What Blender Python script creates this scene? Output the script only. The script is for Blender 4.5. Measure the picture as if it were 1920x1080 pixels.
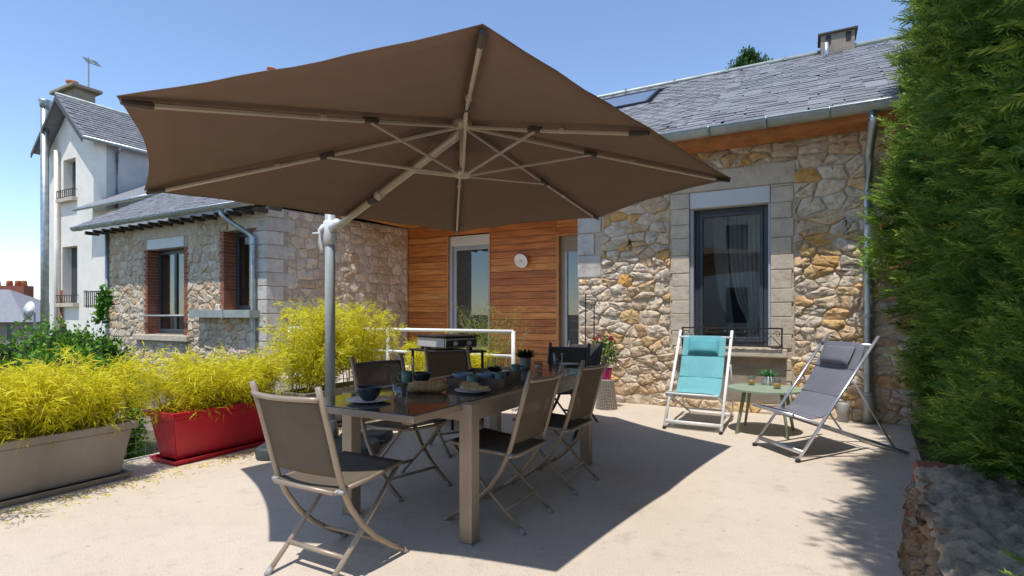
import bpy, math, random
import numpy as np
from mathutils import Vector, Matrix
R = math.radians
random.seed(7); rng = np.random.default_rng(11)
scn = bpy.context.scene
for o in list(bpy.data.objects): bpy.data.objects.remove(o)
col = scn.collection

# ------------------------------------------------------------ camera
FPX, HOR, CAMH = 1015.0, 589.0, 1.22          # focal length and horizon in photo pixels (1920 wide)
cam = bpy.data.cameras.new('camera'); co = bpy.data.objects.new('camera', cam); col.objects.link(co)
co.location = (0, 0, CAMH); co.rotation_euler = (R(90), 0, 0)
cam.sensor_width = 36; cam.lens = FPX/1920*36; cam.shift_y = (HOR-540)/1920
cam.clip_start = 0.05; cam.clip_end = 3000
scn.camera = co
# ------------------------------------------------------------ sky, sun, exposure
SUN = Vector((-0.14, -0.34, 1.0))             # towards the sun, from the parasol's shadow
el = math.atan2(SUN.z, math.hypot(SUN.x, SUN.y)); az = math.atan2(SUN.x, SUN.y)
w = bpy.data.worlds.new('World'); scn.world = w; w.use_nodes = True
nt = w.node_tree; bg = nt.nodes['Background']
sk = nt.nodes.new('ShaderNodeTexSky'); sk.sky_type = 'NISHITA'; sk.sun_disc = False
sk.sun_elevation = el; sk.sun_rotation = az; sk.altitude = 1200; sk.air_density = 0.95; sk.dust_density = 0.25; sk.ozone_density = 1.6
nt.links.new(sk.outputs[0], bg.inputs[0]); bg.inputs[1].default_value = 0.15
sl = bpy.data.lights.new('sun', 'SUN'); so = bpy.data.objects.new('sun', sl); col.objects.link(so)
sl.energy = 2.6; sl.angle = R(0.53); sl.color = (1.0, 0.97, 0.92)
so.rotation_euler = SUN.to_track_quat('Z', 'Y').to_euler(); so.location = (-3, -6, 14)
vs = scn.view_settings; vs.view_transform = 'Standard'; vs.look = 'None'; vs.exposure = 0.75; vs.gamma = 1.0; vs.use_curve_mapping = False

# ------------------------------------------------------------ frames and pixels
CU, SU = 0.877, 0.480                          # facade direction u = (.877,-.480), into the house v = (.480,.877)
ROT = -math.atan2(SU, CU)
def W(u, v, z=0.0): return Vector((CU*u+SU*v, -SU*u+CU*v, z))
def UV(x, y): return (CU*x-SU*y, SU*x+CU*y)
def gp(px, py, z=0.0):                         # photo pixel -> point at height z
    t = (z-CAMH)*FPX/(HOR-py); return Vector(((px-960)/FPX*t, t, z))
def onv(px, py, v):                            # photo pixel -> (u, z) on the plane at depth v
    dx = (px-960)/FPX; t = v/(SU*dx+CU); return (t*(CU*dx-SU), CAMH+(HOR-py)/FPX*t)
def uat(px, v): return onv(px, HOR, v)[0]

# ------------------------------------------------------------ materials
MATS = {}
def nodes(name):
    m = bpy.data.materials.new(name); m.use_nodes = True; MATS[name] = m
    n = m.node_tree.nodes; return m, n, m.node_tree.links, n['Principled BSDF']
def ramp(n, stops, interp='LINEAR'):
    r = n.new('ShaderNodeValToRGB'); r.color_ramp.interpolation = interp
    e = r.color_ramp.elements
    while len(e) < len(stops): e.new(0.5)
    for i, (p, c) in enumerate(stops): e[i].position = p; e[i].color = (*c, 1)
    return r
def tex(n, l, scale, detail=6, rough=.6, stretch=None, coord='Object'):
    tc = n.new('ShaderNodeTexCoord'); t = n.new('ShaderNodeTexNoise')
    t.inputs['Scale'].default_value = scale; t.inputs['Detail'].default_value = detail; t.inputs['Roughness'].default_value = rough
    if stretch:
        mp = n.new('ShaderNodeMapping'); mp.inputs['Scale'].default_value = stretch
        l.new(tc.outputs[coord], mp.inputs[0]); l.new(mp.outputs[0], t.inputs['Vector'])
    else: l.new(tc.outputs[coord], t.inputs['Vector'])
    return t
def mixc(n, l, fac, a, b, mode='MIX'):
    m = n.new('ShaderNodeMix'); m.data_type = 'RGBA'; m.blend_type = mode
    for s, v in ((0, fac), (6, a), (7, b)):
        if isinstance(v, (int, float)): m.inputs[s].default_value = v
        elif isinstance(v, tuple): m.inputs[s].default_value = (*v, 1)
        else: l.new(v, m.inputs[s])
    return m.outputs[2]
def bump(n, l, b, h, strength, dist):
    bp = n.new('ShaderNodeBump'); bp.inputs['Strength'].default_value = strength; bp.inputs['Distance'].default_value = dist
    l.new(h, bp.inputs['Height']); l.new(bp.outputs[0], b.inputs['Normal']); return bp
def simple(name, c, rough=.5, metal=0, var=.12, scale=12, bmp=0.0, bscale=None, spec=.5, stretch=None):
    m, n, l, b = nodes(name)
    t = tex(n, l, scale, stretch=stretch)
    d = tuple(x*(1-var*1.6) for x in c); e = tuple(min(1, x*(1+var)) for x in c)
    r = ramp(n, [(.3, d), (.7, e)]); l.new(t.outputs['Fac'], r.inputs[0]); l.new(r.outputs[0], b.inputs['Base Color'])
    b.inputs['Roughness'].default_value = rough; b.inputs['Metallic'].default_value = metal
    b.inputs['Specular IOR Level'].default_value = spec
    if bmp:
        t2 = tex(n, l, bscale or scale*4); bump(n, l, b, t2.outputs['Fac'], bmp, .01)
    return m
def stonemat(name, stops, spots=(.62, .3, .09), bscale=16, bstr=.7, grey=.25):
    m, n, l, b = nodes(name)
    oi = n.new('ShaderNodeObjectInfo'); r = ramp(n, stops); at = n.new('ShaderNodeAttribute'); at.attribute_name = 'rnd'; sm_ = n.new('ShaderNodeMath'); sm_.operation = 'ADD'; fc = n.new('ShaderNodeMath'); fc.operation = 'FRACT'
    l.new(oi.outputs['Random'], sm_.inputs[0]); l.new(at.outputs['Fac'], sm_.inputs[1]); l.new(sm_.outputs[0], fc.inputs[0]); l.new(fc.outputs[0], r.inputs[0])
    t = tex(n, l, 7, 8, .65); t2 = tex(n, l, bscale, 10, .7); t3 = tex(n, l, 3.1, 5, .6)
    s = ramp(n, [(.55, (0, 0, 0)), (.72, (1, 1, 1))]); l.new(t3.outputs['Fac'], s.inputs[0])
    mu = n.new('ShaderNodeMath'); mu.operation = 'MULTIPLY'; mu.inputs[1].default_value = .5; l.new(s.outputs[0], mu.inputs[0])
    c = mixc(n, l, mu.outputs[0], r.outputs[0], spots)
    k = ramp(n, [(.25, (.68, .64, .58)), (.5, (1, 1, 1)), (.8, (1.2, 1.18, 1.15))]); l.new(t.outputs['Fac'], k.inputs[0])
    c = mixc(n, l, .85, c, k.outputs[0], 'MULTIPLY')
    k2 = ramp(n, [(.3, (.70, .66, .62)), (.42, (1, 1, 1))]); l.new(t2.outputs['Fac'], k2.inputs[0])
    c = mixc(n, l, .7, c, k2.outputs[0], 'MULTIPLY')
    l.new(c, b.inputs['Base Color']); b.inputs['Roughness'].default_value = .9; b.inputs['Specular IOR Level'].default_value = .2
    t5 = tex(n, l, bscale*.35, 3, .5); av = n.new('ShaderNodeMath'); av.operation = 'ADD'; l.new(t2.outputs['Fac'], av.inputs[0]); l.new(t5.outputs['Fac'], av.inputs[1])
    bump(n, l, b, av.outputs[0], bstr, .035)
    return m
def foliage(name, stops, trans=.35, rough=.5):
    m, n, l, b = nodes(name)
    at = n.new('ShaderNodeAttribute'); at.attribute_name = 'rnd'
    r = ramp(n, stops); l.new(at.outputs['Fac'], r.inputs[0]); l.new(r.outputs[0], b.inputs['Base Color'])
    b.inputs['Roughness'].default_value = rough; b.inputs['Specular IOR Level'].default_value = .35
    tr = n.new('ShaderNodeBsdfTranslucent'); l.new(r.outputs[0], tr.inputs[0])
    mx = n.new('ShaderNodeMixShader'); mx.inputs[0].default_value = trans
    l.new(b.outputs[0], mx.inputs[1]); l.new(tr.outputs[0], mx.inputs[2]); l.new(mx.outputs[0], n['Material Output'].inputs[0])
    return m
def cloth(name, c, trans=.15, clear=0.0, weave=900, var=.1):
    m, n, l, b = nodes(name)
    t = tex(n, l, 5); r = ramp(n, [(.3, tuple(x*(1-var) for x in c)), (.7, tuple(x*(1+var) for x in c))]); l.new(t.outputs['Fac'], r.inputs[0])
    l.new(r.outputs[0], b.inputs['Base Color']); b.inputs['Roughness'].default_value = .85; b.inputs['Specular IOR Level'].default_value = .2
    t2 = tex(n, l, weave, 2); bump(n, l, b, t2.outputs['Fac'], .25, .002)
    tr = n.new('ShaderNodeBsdfTranslucent'); l.new(r.outputs[0], tr.inputs[0])
    mx = n.new('ShaderNodeMixShader'); mx.inputs[0].default_value = trans
    l.new(b.outputs[0], mx.inputs[1]); l.new(tr.outputs[0], mx.inputs[2]); out = mx.outputs[0]
    if clear:
        tp = n.new('ShaderNodeBsdfTransparent'); m2 = n.new('ShaderNodeMixShader'); m2.inputs[0].default_value = clear
        l.new(out, m2.inputs[1]); l.new(tp.outputs[0], m2.inputs[2]); out = m2.outputs[0]
    l.new(out, n['Material Output'].inputs[0]); return m
def glassmat(name, tint=(1, 1, 1), refl=.05, rough=.01, fres=1.45):
    m, n, l, b = nodes(name); n.remove(b)
    tp = n.new('ShaderNodeBsdfTransparent'); tp.inputs[0].default_value = (*tint, 1)
    gl = n.new('ShaderNodeBsdfGlossy'); gl.inputs['Roughness'].default_value = rough
    fr = n.new('ShaderNodeLayerWeight'); fr.inputs[0].default_value = .5; pw = n.new('ShaderNodeMath'); pw.operation = 'POWER'; pw.inputs[1].default_value = 4; l.new(fr.outputs['Facing'], pw.inputs[0])
    ad = n.new('ShaderNodeMath'); ad.operation = 'MULTIPLY_ADD'; ad.inputs[1].default_value = .7; ad.inputs[2].default_value = refl; ad.use_clamp = True; l.new(pw.outputs[0], ad.inputs[0])
    mx = n.new('ShaderNodeMixShader'); l.new(ad.outputs[0], mx.inputs[0]); l.new(tp.outputs[0], mx.inputs[1]); l.new(gl.outputs[0], mx.inputs[2])
    l.new(mx.outputs[0], n['Material Output'].inputs[0]); return m

# concrete terrace
m, n, l, b = nodes('concrete')
a1 = tex(n, l, .9, 8, .65); a2 = tex(n, l, 9, 10, .7); a3 = tex(n, l, 120, 4, .6); a4 = tex(n, l, 2.2, 9, .72)
r1 = ramp(n, [(.3, (.57, .475, .37)), (.7, (.65, .55, .445))]); l.new(a1.outputs['Fac'], r1.inputs[0])
r2 = ramp(n, [(.25, (.78, .77, .75)), (.45, (1, 1, 1)), (.75, (1.05, 1.05, 1.05))]); l.new(a2.outputs['Fac'], r2.inputs[0])
r3 = ramp(n, [(.3, (.62, .60, .57)), (.5, (1.0, 1.0, 1.0)), (.75, (1.06, 1.06, 1.06))]); l.new(a3.outputs['Fac'], r3.inputs[0])
r4 = ramp(n, [(.28, (.55, .52, .48)), (.41, (1, 1, 1))]); l.new(a4.outputs['Fac'], r4.inputs[0])
a5 = tex(n, l, 38, 6, .7); r5 = ramp(n, [(.30, (.62, .6, .57)), (.42, (1, 1, 1))]); l.new(a5.outputs['Fac'], r5.inputs[0])
c = mixc(n, l, .8, r1.outputs[0], r2.outputs[0], 'MULTIPLY'); c = mixc(n, l, .5, c, r5.outputs[0], 'MULTIPLY'); c = mixc(n, l, .6, c, r3.outputs[0], 'MULTIPLY'); c = mixc(n, l, .55, c, r4.outputs[0], 'MULTIPLY')
l.new(c, b.inputs['Base Color']); b.inputs['Roughness'].default_value = .88; b.inputs['Specular IOR Level'].default_value = .25
vo = n.new('ShaderNodeTexVoronoi'); vo.inputs['Scale'].default_value = 5.5; tcv = n.new('ShaderNodeTexCoord'); l.new(tcv.outputs['Object'], vo.inputs['Vector'])
rv = ramp(n, [(.035, (.42, .38, .33)), (.075, (1, 1, 1))]); l.new(vo.outputs['Distance'], rv.inputs[0]); c = mixc(n, l, .55, c, rv.outputs[0], 'MULTIPLY'); l.new(c, b.inputs['Base Color'])
bump(n, l, b, a3.outputs['Fac'], .35, .006)

STOPS_MAIN = [(0, (0.725, 0.562, 0.388)), (.18, (0.775, 0.650, 0.500)), (.32, (0.625, 0.438, 0.263)), (.46, (0.800, 0.688, 0.537)), (.58, (0.750, 0.413, 0.125)), (.66, (0.650, 0.537, 0.425)), (.82, (0.775, 0.637, 0.475)), (.92, (0.725, 0.475, 0.200)), (1, (0.575, 0.450, 0.338))]
STOPS_WING = [(0, (0.598, 0.471, 0.333)), (.3, (0.713, 0.609, 0.471)), (.5, (0.540, 0.402, 0.265)), (.7, (0.736, 0.644, 0.517)), (.85, (0.609, 0.414, 0.241)), (1, (0.644, 0.540, 0.414))]
stonemat('stone', STOPS_MAIN); stonemat('wing_stone', STOPS_WING, spots=(.38, .27, .16))
stonemat('quoin', [(0, (.54, .50, .43)), (.5, (.60, .57, .51)), (1, (.50, .46, .40))], spots=(.44, .39, .33), bstr=.35)
stonemat('dressed', [(0, (.58, .49, .38)), (1, (.62, .53, .41))], spots=(.50, .42, .33), bstr=.4)
stonemat('kerb_stone', [(0, (.40, .27, .16)), (.4, (.46, .37, .27)), (.7, (.44, .25, .12)), (1, (.34, .28, .23))], spots=(.18, .15, .13), bscale=24, bstr=1)
stonemat('lichen', [(0, (.56, .45, .32)), (1, (.62, .51, .37))], spots=(.24, .20, .14), bscale=38, bstr=1)
stonemat('brick', [(0, (.30, .10, .055)), (.5, (.36, .14, .08)), (1, (.26, .09, .06))], spots=(.30, .17, .12), bstr=.3)
stonemat('mortar', [(0, (.64, .53, .41)), (1, (.64, .53, .41))], spots=(.50, .40, .30), bscale=22, bstr=1)
stonemat('wing_mortar', [(0, (.52, .42, .32)), (1, (.52, .42, .32))], spots=(.40, .31, .23), bscale=22, bstr=1)
stonemat('slate', [(0, (.19, .187, .20)), (.35, (.23, .226, .24)), (.7, (.26, .255, .268)), (1, (.205, .20, .215))], spots=(.28, .275, .28), bscale=20, bstr=.35)
MATS['slate'].node_tree.nodes['Principled BSDF'].inputs['Roughness'].default_value = .5
MATS['slate'].node_tree.nodes['Principled BSDF'].inputs['Specular IOR Level'].default_value = .5
# timber boards: tone per board, grain along the board
m, n, l, b = nodes('timber')
oi = n.new('ShaderNodeObjectInfo'); g = tex(n, l, 3, 8, .65, (.9, 20, 20)); g2 = tex(n, l, 2.5, 4, .5, (.6, 3, 5))
r = ramp(n, [(0, (.44, .14, .03)), (.35, (.60, .21, .04)), (.6, (.68, .28, .062)), (.85, (.50, .165, .034)), (1, (.72, .33, .085))]); l.new(oi.outputs['Random'], r.inputs[0])
k = ramp(n, [(.3, (.45, .40, .36)), (.55, (1, 1, 1)), (.8, (1.2, 1.2, 1.15))]); l.new(g.outputs['Fac'], k.inputs[0])
k2 = ramp(n, [(.35, (.6, .55, .5)), (.6, (1.1, 1.1, 1.1))]); l.new(g2.outputs['Fac'], k2.inputs[0])
c = mixc(n, l, .8, r.outputs[0], k.outputs[0], 'MULTIPLY'); c = mixc(n, l, .75, c, k2.outputs[0], 'MULTIPLY'); l.new(c, b.inputs['Base Color'])
b.inputs['Roughness'].default_value = .5; bump(n, l, b, g.outputs['Fac'], .3, .004)
simple('timber_trim', (.50, .24, .08), .5, var=.2, scale=8, bmp=.1)
simple('fascia', (.52, .20, .065), .7, var=.25, scale=6, bmp=.2)
simple('zinc', (.42, .45, .45), .42, .75, var=.18, scale=7)
simple('zinc_pale', (.37, .39, .355), .5, .3, var=.15, scale=5)
simple('roller_white', (.62, .63, .62), .45, var=.04, scale=3)
simple('render_white', (.86, .80, .69), .9, var=.07, scale=1.4, bmp=.15, bscale=60)
simple('render_grey', (.48, .47, .46), .9, var=.1, scale=1.6, bmp=.15, bscale=60)
simple('anthracite', (.05, .062, .075), .4, var=.08)
simple('frame_grey', (.40, .43, .46), .4, var=.05)
simple('iron', (.025, .025, .027), .5, .4, var=.1)
simple('interior', (.16, .14, .12), .9, var=.1)
simple('interior_floor', (.10, .075, .05), .6)
simple('soil', (.05, .035, .022), .95, var=.3, bmp=.8)
simple('earth', (.12, .11, .06), .95, var=.35, scale=2, bmp=.6)
simple('taupe_metal', (.36, .285, .21), .42, .25, var=.06, scale=9)
simple('taupe_rib', (.52, .45, .35), .4, .15, var=.05)
simple('rib_dark', (.07, .055, .045), .5)
simple('mast_grey', (.42, .46, .46), .45, .08, var=.05)
simple('plastic_white', (.72, .72, .70), .4, var=.03)
simple('cap_grey', (.34, .335, .33), .4, var=.1)
simple('weight', (.06, .075, .08), .55, var=.15, scale=5, bmp=.1)
simple('planter_taupe', (.30, .255, .205), .6, var=.14, scale=3, bmp=.06, stretch=(1, 1, .25))
simple('planter_red', (.55, .014, .03), .42, var=.18, scale=3, bmp=.03, stretch=(1, 1, .3))
simple('aluminium', (.62, .62, .66), .3, .75, var=.05)
simple('paint_white', (.80, .79, .77), .4, var=.03)
simple('sage', (.30, .36, .25), .5, var=.05)
simple('steel_dark', (.05, .045, .04), .45, .3)
simple('steel', (.45, .44, .42), .25, .9)
simple('knob_white', (.7, .7, .7), .3)
simple('ceramic_teal', (.12, .21, .17), .4, var=.1, scale=30)
simple('ceramic_blue', (.20, .30, .36), .3, var=.08)
simple('ceramic_white', (.62, .61, .62), .25, var=.03)
simple('ceramic_dark', (.022, .034, .034), .35, var=.3, scale=40)
simple('croissant', (.45, .17, .04), .6, var=.35, scale=22, bmp=.3)
simple('bread', (.50, .30, .11), .75, var=.3, scale=25, bmp=.4)
simple('bread_pale', (.62, .45, .20), .8, var=.2, scale=30, bmp=.3)
simple('tray_wood', (.17, .105, .06), .6, var=.3, scale=9, bmp=.1)
simple('juice', (.75, .33, .015), .2, var=.02)
simple('pot_grey', (.32, .31, .28), .7, var=.1)
simple('pink', (.55, .025, .17), .4, var=.05)
simple('jam', (.16, .02, .10), .3)
simple('petal', (.42, .015, .05), .6, var=.3, scale=40)
simple('wicker', (.42, .37, .31), .8, var=.2, scale=40)
simple('bark', (.09, .06, .04), .95, var=.3, scale=10, bmp=.6)
simple('cane', (.42, .36, .08), .6, var=.3, scale=14)
simple('terracotta', (.52, .17, .07), .8, var=.15)
simple('old_plaster', (.30, .25, .19), .95, var=.2, scale=3, bmp=.4)
simple('shutter', (.30, .28, .31), .6, var=.06)
simple('asphalt', (.10, .10, .09), .9, var=.2, scale=2)
simple('dead_frond', (.35, .13, .05), .8, var=.3)
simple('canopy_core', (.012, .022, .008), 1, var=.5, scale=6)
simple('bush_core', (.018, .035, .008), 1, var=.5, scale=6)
cloth('canopy', (.26, .182, .132), .38, var=.05, weave=700)
cloth('sling', (.175, .14, .105), .12, .12)
cloth('sling_dark', (.06, .055, .05), .08, .08)
cloth('turquoise', (.19, .47, .50), .12, weave=500)
cloth('grey_canvas', (.20, .20, .225), .08, weave=500)
cloth('turquoise_pad', (.13, .42, .46), .08, weave=500)
cloth('grey_pad', (.19, .19, .215), .06, weave=500)
cloth('curtain', (.82, .82, .80), .5, .2)
glassmat('window_glass', (.8, .83, .82), .09); glassmat('clear_glass', (.86, .89, .89), .11); glassmat('sky_glass', (.6, .63, .66), .85, .25)
m, n, l, b = nodes('tabletop'); b.inputs['Base Color'].default_value = (.062, .046, .040, 1); b.inputs['Roughness'].default_value = .09; b.inputs['Specular IOR Level'].default_value = .6
t = tex(n, l, 3); r = ramp(n, [(.3, (.06, .06, .06)), (.7, (.14, .14, .14))]); l.new(t.outputs['Fac'], r.inputs[0]); l.new(r.outputs[0], b.inputs['Roughness'])
foliage('bamboo_leaf', [(0, (.30, .34, .014)), (.3, (.60, .58, .02)), (.65, (.88, .80, .04)), (.93, (.92, .84, .11)), (1, (.55, .32, .08))], .5)
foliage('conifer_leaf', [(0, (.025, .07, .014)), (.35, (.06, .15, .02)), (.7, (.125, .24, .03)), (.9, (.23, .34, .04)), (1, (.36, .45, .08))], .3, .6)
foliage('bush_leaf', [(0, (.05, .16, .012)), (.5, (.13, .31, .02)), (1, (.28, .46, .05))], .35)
foliage('fennel_leaf', [(0, (.16, .24, .05)), (1, (.42, .45, .10))], .35)
foliage('pot_leaf', [(0, (.03, .10, .02)), (.6, (.10, .24, .04)), (1, (.28, .38, .08))], .3)
foliage('succulent', [(0, (.012, .04, .015)), (1, (.03, .085, .03))], .1)
foliage('aloe', [(0, (.03, .14, .04)), (1, (.08, .28, .08))], .15)
foliage('tree_leaf', [(0, (.02, .06, .012)), (.6, (.06, .13, .02)), (1, (.13, .22, .04))], .25)

# ------------------------------------------------------------ objects and mesh builder
def tag(o, label=None, cat=None, group=None, kind=None):
    if label: o['label'] = label
    if cat: o['category'] = cat
    if group: o['group'] = group
    if kind: o['kind'] = kind
    return o
def thing(name, label, cat, loc=(0, 0, 0), rz=0, group=None):
    o = bpy.data.objects.new(name, None); col.objects.link(o); o.location = loc; o.rotation_euler = (0, 0, rz)
    o.empty_display_size = .1
    return tag(o, label, cat, group)
class MB:
    def __init__(s, f=None): s.v = []; s.f = []; s.fn = f
    def add(s, vs, fs):
        k = len(s.v); s.v += [tuple(p) for p in vs]; s.f += [tuple(i+k for i in q) for q in fs]; return s
    def box(s, x0, x1, y0, y1, z0, z1):
        vs = [(x, y, z) for z in (z0, z1) for y in (y0, y1) for x in (x0, x1)]
        return s.add(vs, [(0, 2, 3, 1), (4, 5, 7, 6), (0, 1, 5, 4), (2, 6, 7, 3), (0, 4, 6, 2), (1, 3, 7, 5)])
    def obox(s, c, ax, size):                  # oriented box: axes matrix columns
        c = Vector(c); vs = []
        for k in (-1, 1):
            for j in (-1, 1):
                for i in (-1, 1): vs.append(c+ax[0]*(i*size[0]/2)+ax[1]*(j*size[1]/2)+ax[2]*(k*size[2]/2))
        return s.add(vs, [(0, 2, 3, 1), (4, 5, 7, 6), (0, 1, 5, 4), (2, 6, 7, 3), (0, 4, 6, 2), (1, 3, 7, 5)])
    def tube(s, pts, r, n=8, flat=1.0, caps=True, up=(0, 0, 1)):
        pts = [Vector(p) for p in pts]; k0 = len(s.v); m = len(pts); up = Vector(up)
        rs = r if isinstance(r, (list, tuple)) else [r]*m
        for i, p in enumerate(pts):
            t = (pts[min(i+1, m-1)]-pts[max(i-1, 0)]).normalized()
            a = t.cross(up)
            if a.length < 1e-3: a = t.cross(Vector((1, 0, 0)))
            a.normalize(); bb = a.cross(t).normalized()
            for q in range(n):
                th = 2*math.pi*(q+.5)/n; s.v.append(tuple(p+a*(math.cos(th)*rs[i]*flat)+bb*(math.sin(th)*rs[i])))
        for i in range(m-1):
            for q in range(n):
                a0 = k0+i*n+q; a1 = k0+i*n+(q+1) % n; s.f.append((a0, a1, a1+n, a0+n))
        if caps:
            s.f.append(tuple(k0+q for q in reversed(range(n)))); s.f.append(tuple(k0+(m-1)*n+q for q in range(n)))
        return s
    def lathe(s, prof, n=20, c=(0, 0, 0), sx=1, sy=1):
        k0 = len(s.v)
        for (r, z) in prof:
            for q in range(n):
                th = 2*math.pi*q/n; s.v.append((c[0]+r*math.cos(th)*sx, c[1]+r*math.sin(th)*sy, c[2]+z))
        for i in range(len(prof)-1):
            for q in range(n):
                a0 = k0+i*n+q; a1 = k0+i*n+(q+1) % n; s.f.append((a0, a1, a1+n, a0+n))
        if prof[0][0] > 1e-4: s.f.append(tuple(k0+q for q in reversed(range(n))))
        if prof[-1][0] > 1e-4: s.f.append(tuple(k0+(len(prof)-1)*n+q for q in range(n)))
        return s
    def build(s, name, mat, parent=None, smooth=False, bevel=0, solid=0):
        me = bpy.data.meshes.new(name); vs = s.v
        if s.fn: vs = [tuple(s.fn(*p)) for p in vs]
        me.from_pydata(vs, [], s.f); me.validate(); me.materials.append(MATS[mat])
        if smooth: me.polygons.foreach_set('use_smooth', [True]*len(me.polygons))
        o = bpy.data.objects.new(name, me); col.objects.link(o)
        if parent: o.parent = parent
        if bevel:
            bv = o.modifiers.new('bevel', 'BEVEL'); bv.width = bevel; bv.segments = 2; bv.limit_method = 'ANGLE'
        if solid:
            sd = o.modifiers.new('solid', 'SOLIDIFY'); sd.thickness = solid; sd.offset = 0
        return o
def npmesh(name, V, F, mat, parent=None, rnd=None, smooth=False, kind=None):
    me = bpy.data.meshes.new(name); V = np.asarray(V, dtype=np.float32); F = np.asarray(F, dtype=np.int32)
    nf, k = F.shape
    me.vertices.add(len(V)); me.vertices.foreach_set('co', V.ravel())
    me.loops.add(nf*k); me.loops.foreach_set('vertex_index', F.ravel())
    me.polygons.add(nf); me.polygons.foreach_set('loop_start', np.arange(nf, dtype=np.int32)*k)
    me.polygons.foreach_set('loop_total', np.full(nf, k, dtype=np.int32))
    if smooth: me.polygons.foreach_set('use_smooth', np.ones(nf, dtype=bool))
    me.update(calc_edges=True); me.materials.append(MATS[mat])
    if rnd is not None:
        at = me.attributes.new('rnd', 'FLOAT', 'POINT'); at.data.foreach_set('value', np.asarray(rnd, dtype=np.float32))
    o = bpy.data.objects.new(name, me); col.objects.link(o)
    if parent: o.parent = parent
    if kind: o['kind'] = kind
    return o
def copy_tree(o, parent=None):
    c = o.copy(); col.objects.link(c); c.parent = parent
    for ch in [x for x in o.children]: copy_tree(ch, c)
    return c
def unit(a): return a/np.maximum(np.linalg.norm(a, axis=-1, keepdims=True), 1e-9)
def leaves(P, D, L, Wd, rnd, fold=.25, droop=0.0):
    """diamond leaves: base P, direction D, length L, width Wd (arrays)"""
    n = len(P); D = unit(D); S = unit(np.cross(D, rng.normal(size=(n, 3)))); N = np.cross(S, D)
    L = L[:, None]; Wd = Wd[:, None]
    mid = P+D*L*.42; dz = np.array([0, 0, -1.0])
    V = np.stack([P, mid+S*Wd/2+N*Wd*fold, P+D*L+dz*L*droop, mid-S*Wd/2+N*Wd*fold], 1).reshape(-1, 3)
    i = np.arange(n)[:, None]*4
    F = np.concatenate([i+np.array([[0, 1, 2]]), i+np.array([[0, 2, 3]])], 0)
    return V, F, np.repeat(rnd, 4)

# ============================================================ SETTING
# the lower garden, one sheet out to the horizon
mb = MB(); mb.add([(-1500, -1500, -1.6), (1500, -1500, -1.6), (1500, 1500, -1.6), (-1500, 1500, -1.6)], [(0, 1, 2, 3)])
tag(mb.build('ground', 'earth'), kind='structure')
VM = 7.30                                       # main facade plane
TE = -5.02                                      # terrace edge behind the planters
pts = [W(TE, -4), W(4.2, -4), W(4.2, VM+.02), W(4.2, 13.4), W(-11.5, 13.4), W(-11.5, 7.0), W(TE-2.4, 7.0), W(TE-2.4, 6.15), W(TE, 6.15)]
mb = MB(); k = len(pts)
mb.add([(p.x, p.y, 0) for p in pts]+[(p.x, p.y, -1.7) for p in pts], [tuple(range(k))]+[(i, i+k, (i+1) % k+k, (i+1) % k) for i in range(k)])
terr = mb.build('terrace', 'concrete'); tag(terr, kind='structure')
mb.f[0] = mb.f[0]

# ============================================================ STONE HOUSE
U0 = uat(1085, VM)                              # left corner of the main block
UR = 4.6                                        # right end, behind the hedge
UW1 = uat(500, VM); UW0 = uat(205, VM)          # wing front wall
VW = 11.0                                       # timber wall at the back of the porch
house = thing('stone_house', 'long rubble stone house with slate roof and timber-clad porch behind the terrace', 'house', W(U0, VM), ROT)
def HF(u, v, z): return (u-U0, v-VM, z)
def H(): return MB(HF)
# ---- rubble
def clip(poly, nx, nz, d):
    out = []
    for i in range(len(poly)):
        a, b2 = poly[i], poly[(i+1) % len(poly)]
        da = a[0]*nx+a[1]*nz-d; db = b2[0]*nx+b2[1]*nz-d
        if da <= 0: out.append(a)
        if (da < 0) != (db < 0) and abs(da-db) > 1e-12:
            t = da/(da-db); out.append((a[0]+(b2[0]-a[0])*t, a[1]+(b2[1]-a[1])*t))
    return out
def area(p): return abs(sum(p[i][0]*p[(i+1) % len(p)][1]-p[(i+1) % len(p)][0]*p[i][1] for i in range(len(p))))/2 if len(p) > 2 else 0
def rubble(x0, x1, z0, z1, cw, ch, holes=(), seed=1, gap=.010, vary=.5, zj=.34, extra=.34):
    rd = random.Random(seed); seeds = []; z = z0
    while z < z1:
        hh = ch*rd.uniform(1-vary*.7, 1+vary); x = x0-rd.random()*cw
        while x < x1+cw*.3:
            ww = cw*rd.uniform(1-vary, 1+vary*1.1)
            seeds.append((x+ww/2, z+hh/2+rd.uniform(-zj, zj)*ch))
            if rd.random() < extra: seeds.append((x+ww*rd.uniform(.1, .9), z+hh*rd.uniform(.0, 1)))
            x += ww
        z += hh
    sc = ch/cw*1.25; out = []
    for i, s in enumerate(seeds):
        near = sorted(((q[0]-s[0])**2*sc*sc+(q[1]-s[1])**2, j) for j, q in enumerate(seeds) if j != i and abs(q[0]-s[0]) < 3*cw and abs(q[1]-s[1]) < 3*ch)[:22]
        p = [(x0, z0), (x1, z0), (x1, z1), (x0, z1)]
        for _, j in near:
            q = seeds[j]; nx = (q[0]-s[0])*sc*sc; nz = q[1]-s[1]
            d = nx*(q[0]+s[0])/2+nz*(q[1]+s[1])/2; ln = math.hypot(nx, nz)
            if ln < 1e-9: continue
            p = clip(p, nx/ln, nz/ln, d/ln-gap*rd.uniform(.35, 1.3))
            if len(p) < 3: break
        for (a, b2, c2, d2) in holes:
            if len(p) < 3: break
            if max(q[0] for q in p) < a or min(q[0] for q in p) > b2 or max(q[1] for q in p) < c2 or min(q[1] for q in p) > d2: continue
            best = max((clip(p, 1, 0, a), clip(p, -1, 0, -b2), clip(p, 0, 1, c2), clip(p, 0, -1, -d2)), key=area); p = best
        if len(p) >= 3 and area(p) > cw*ch*.10: out.append(p)
    return out
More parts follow.
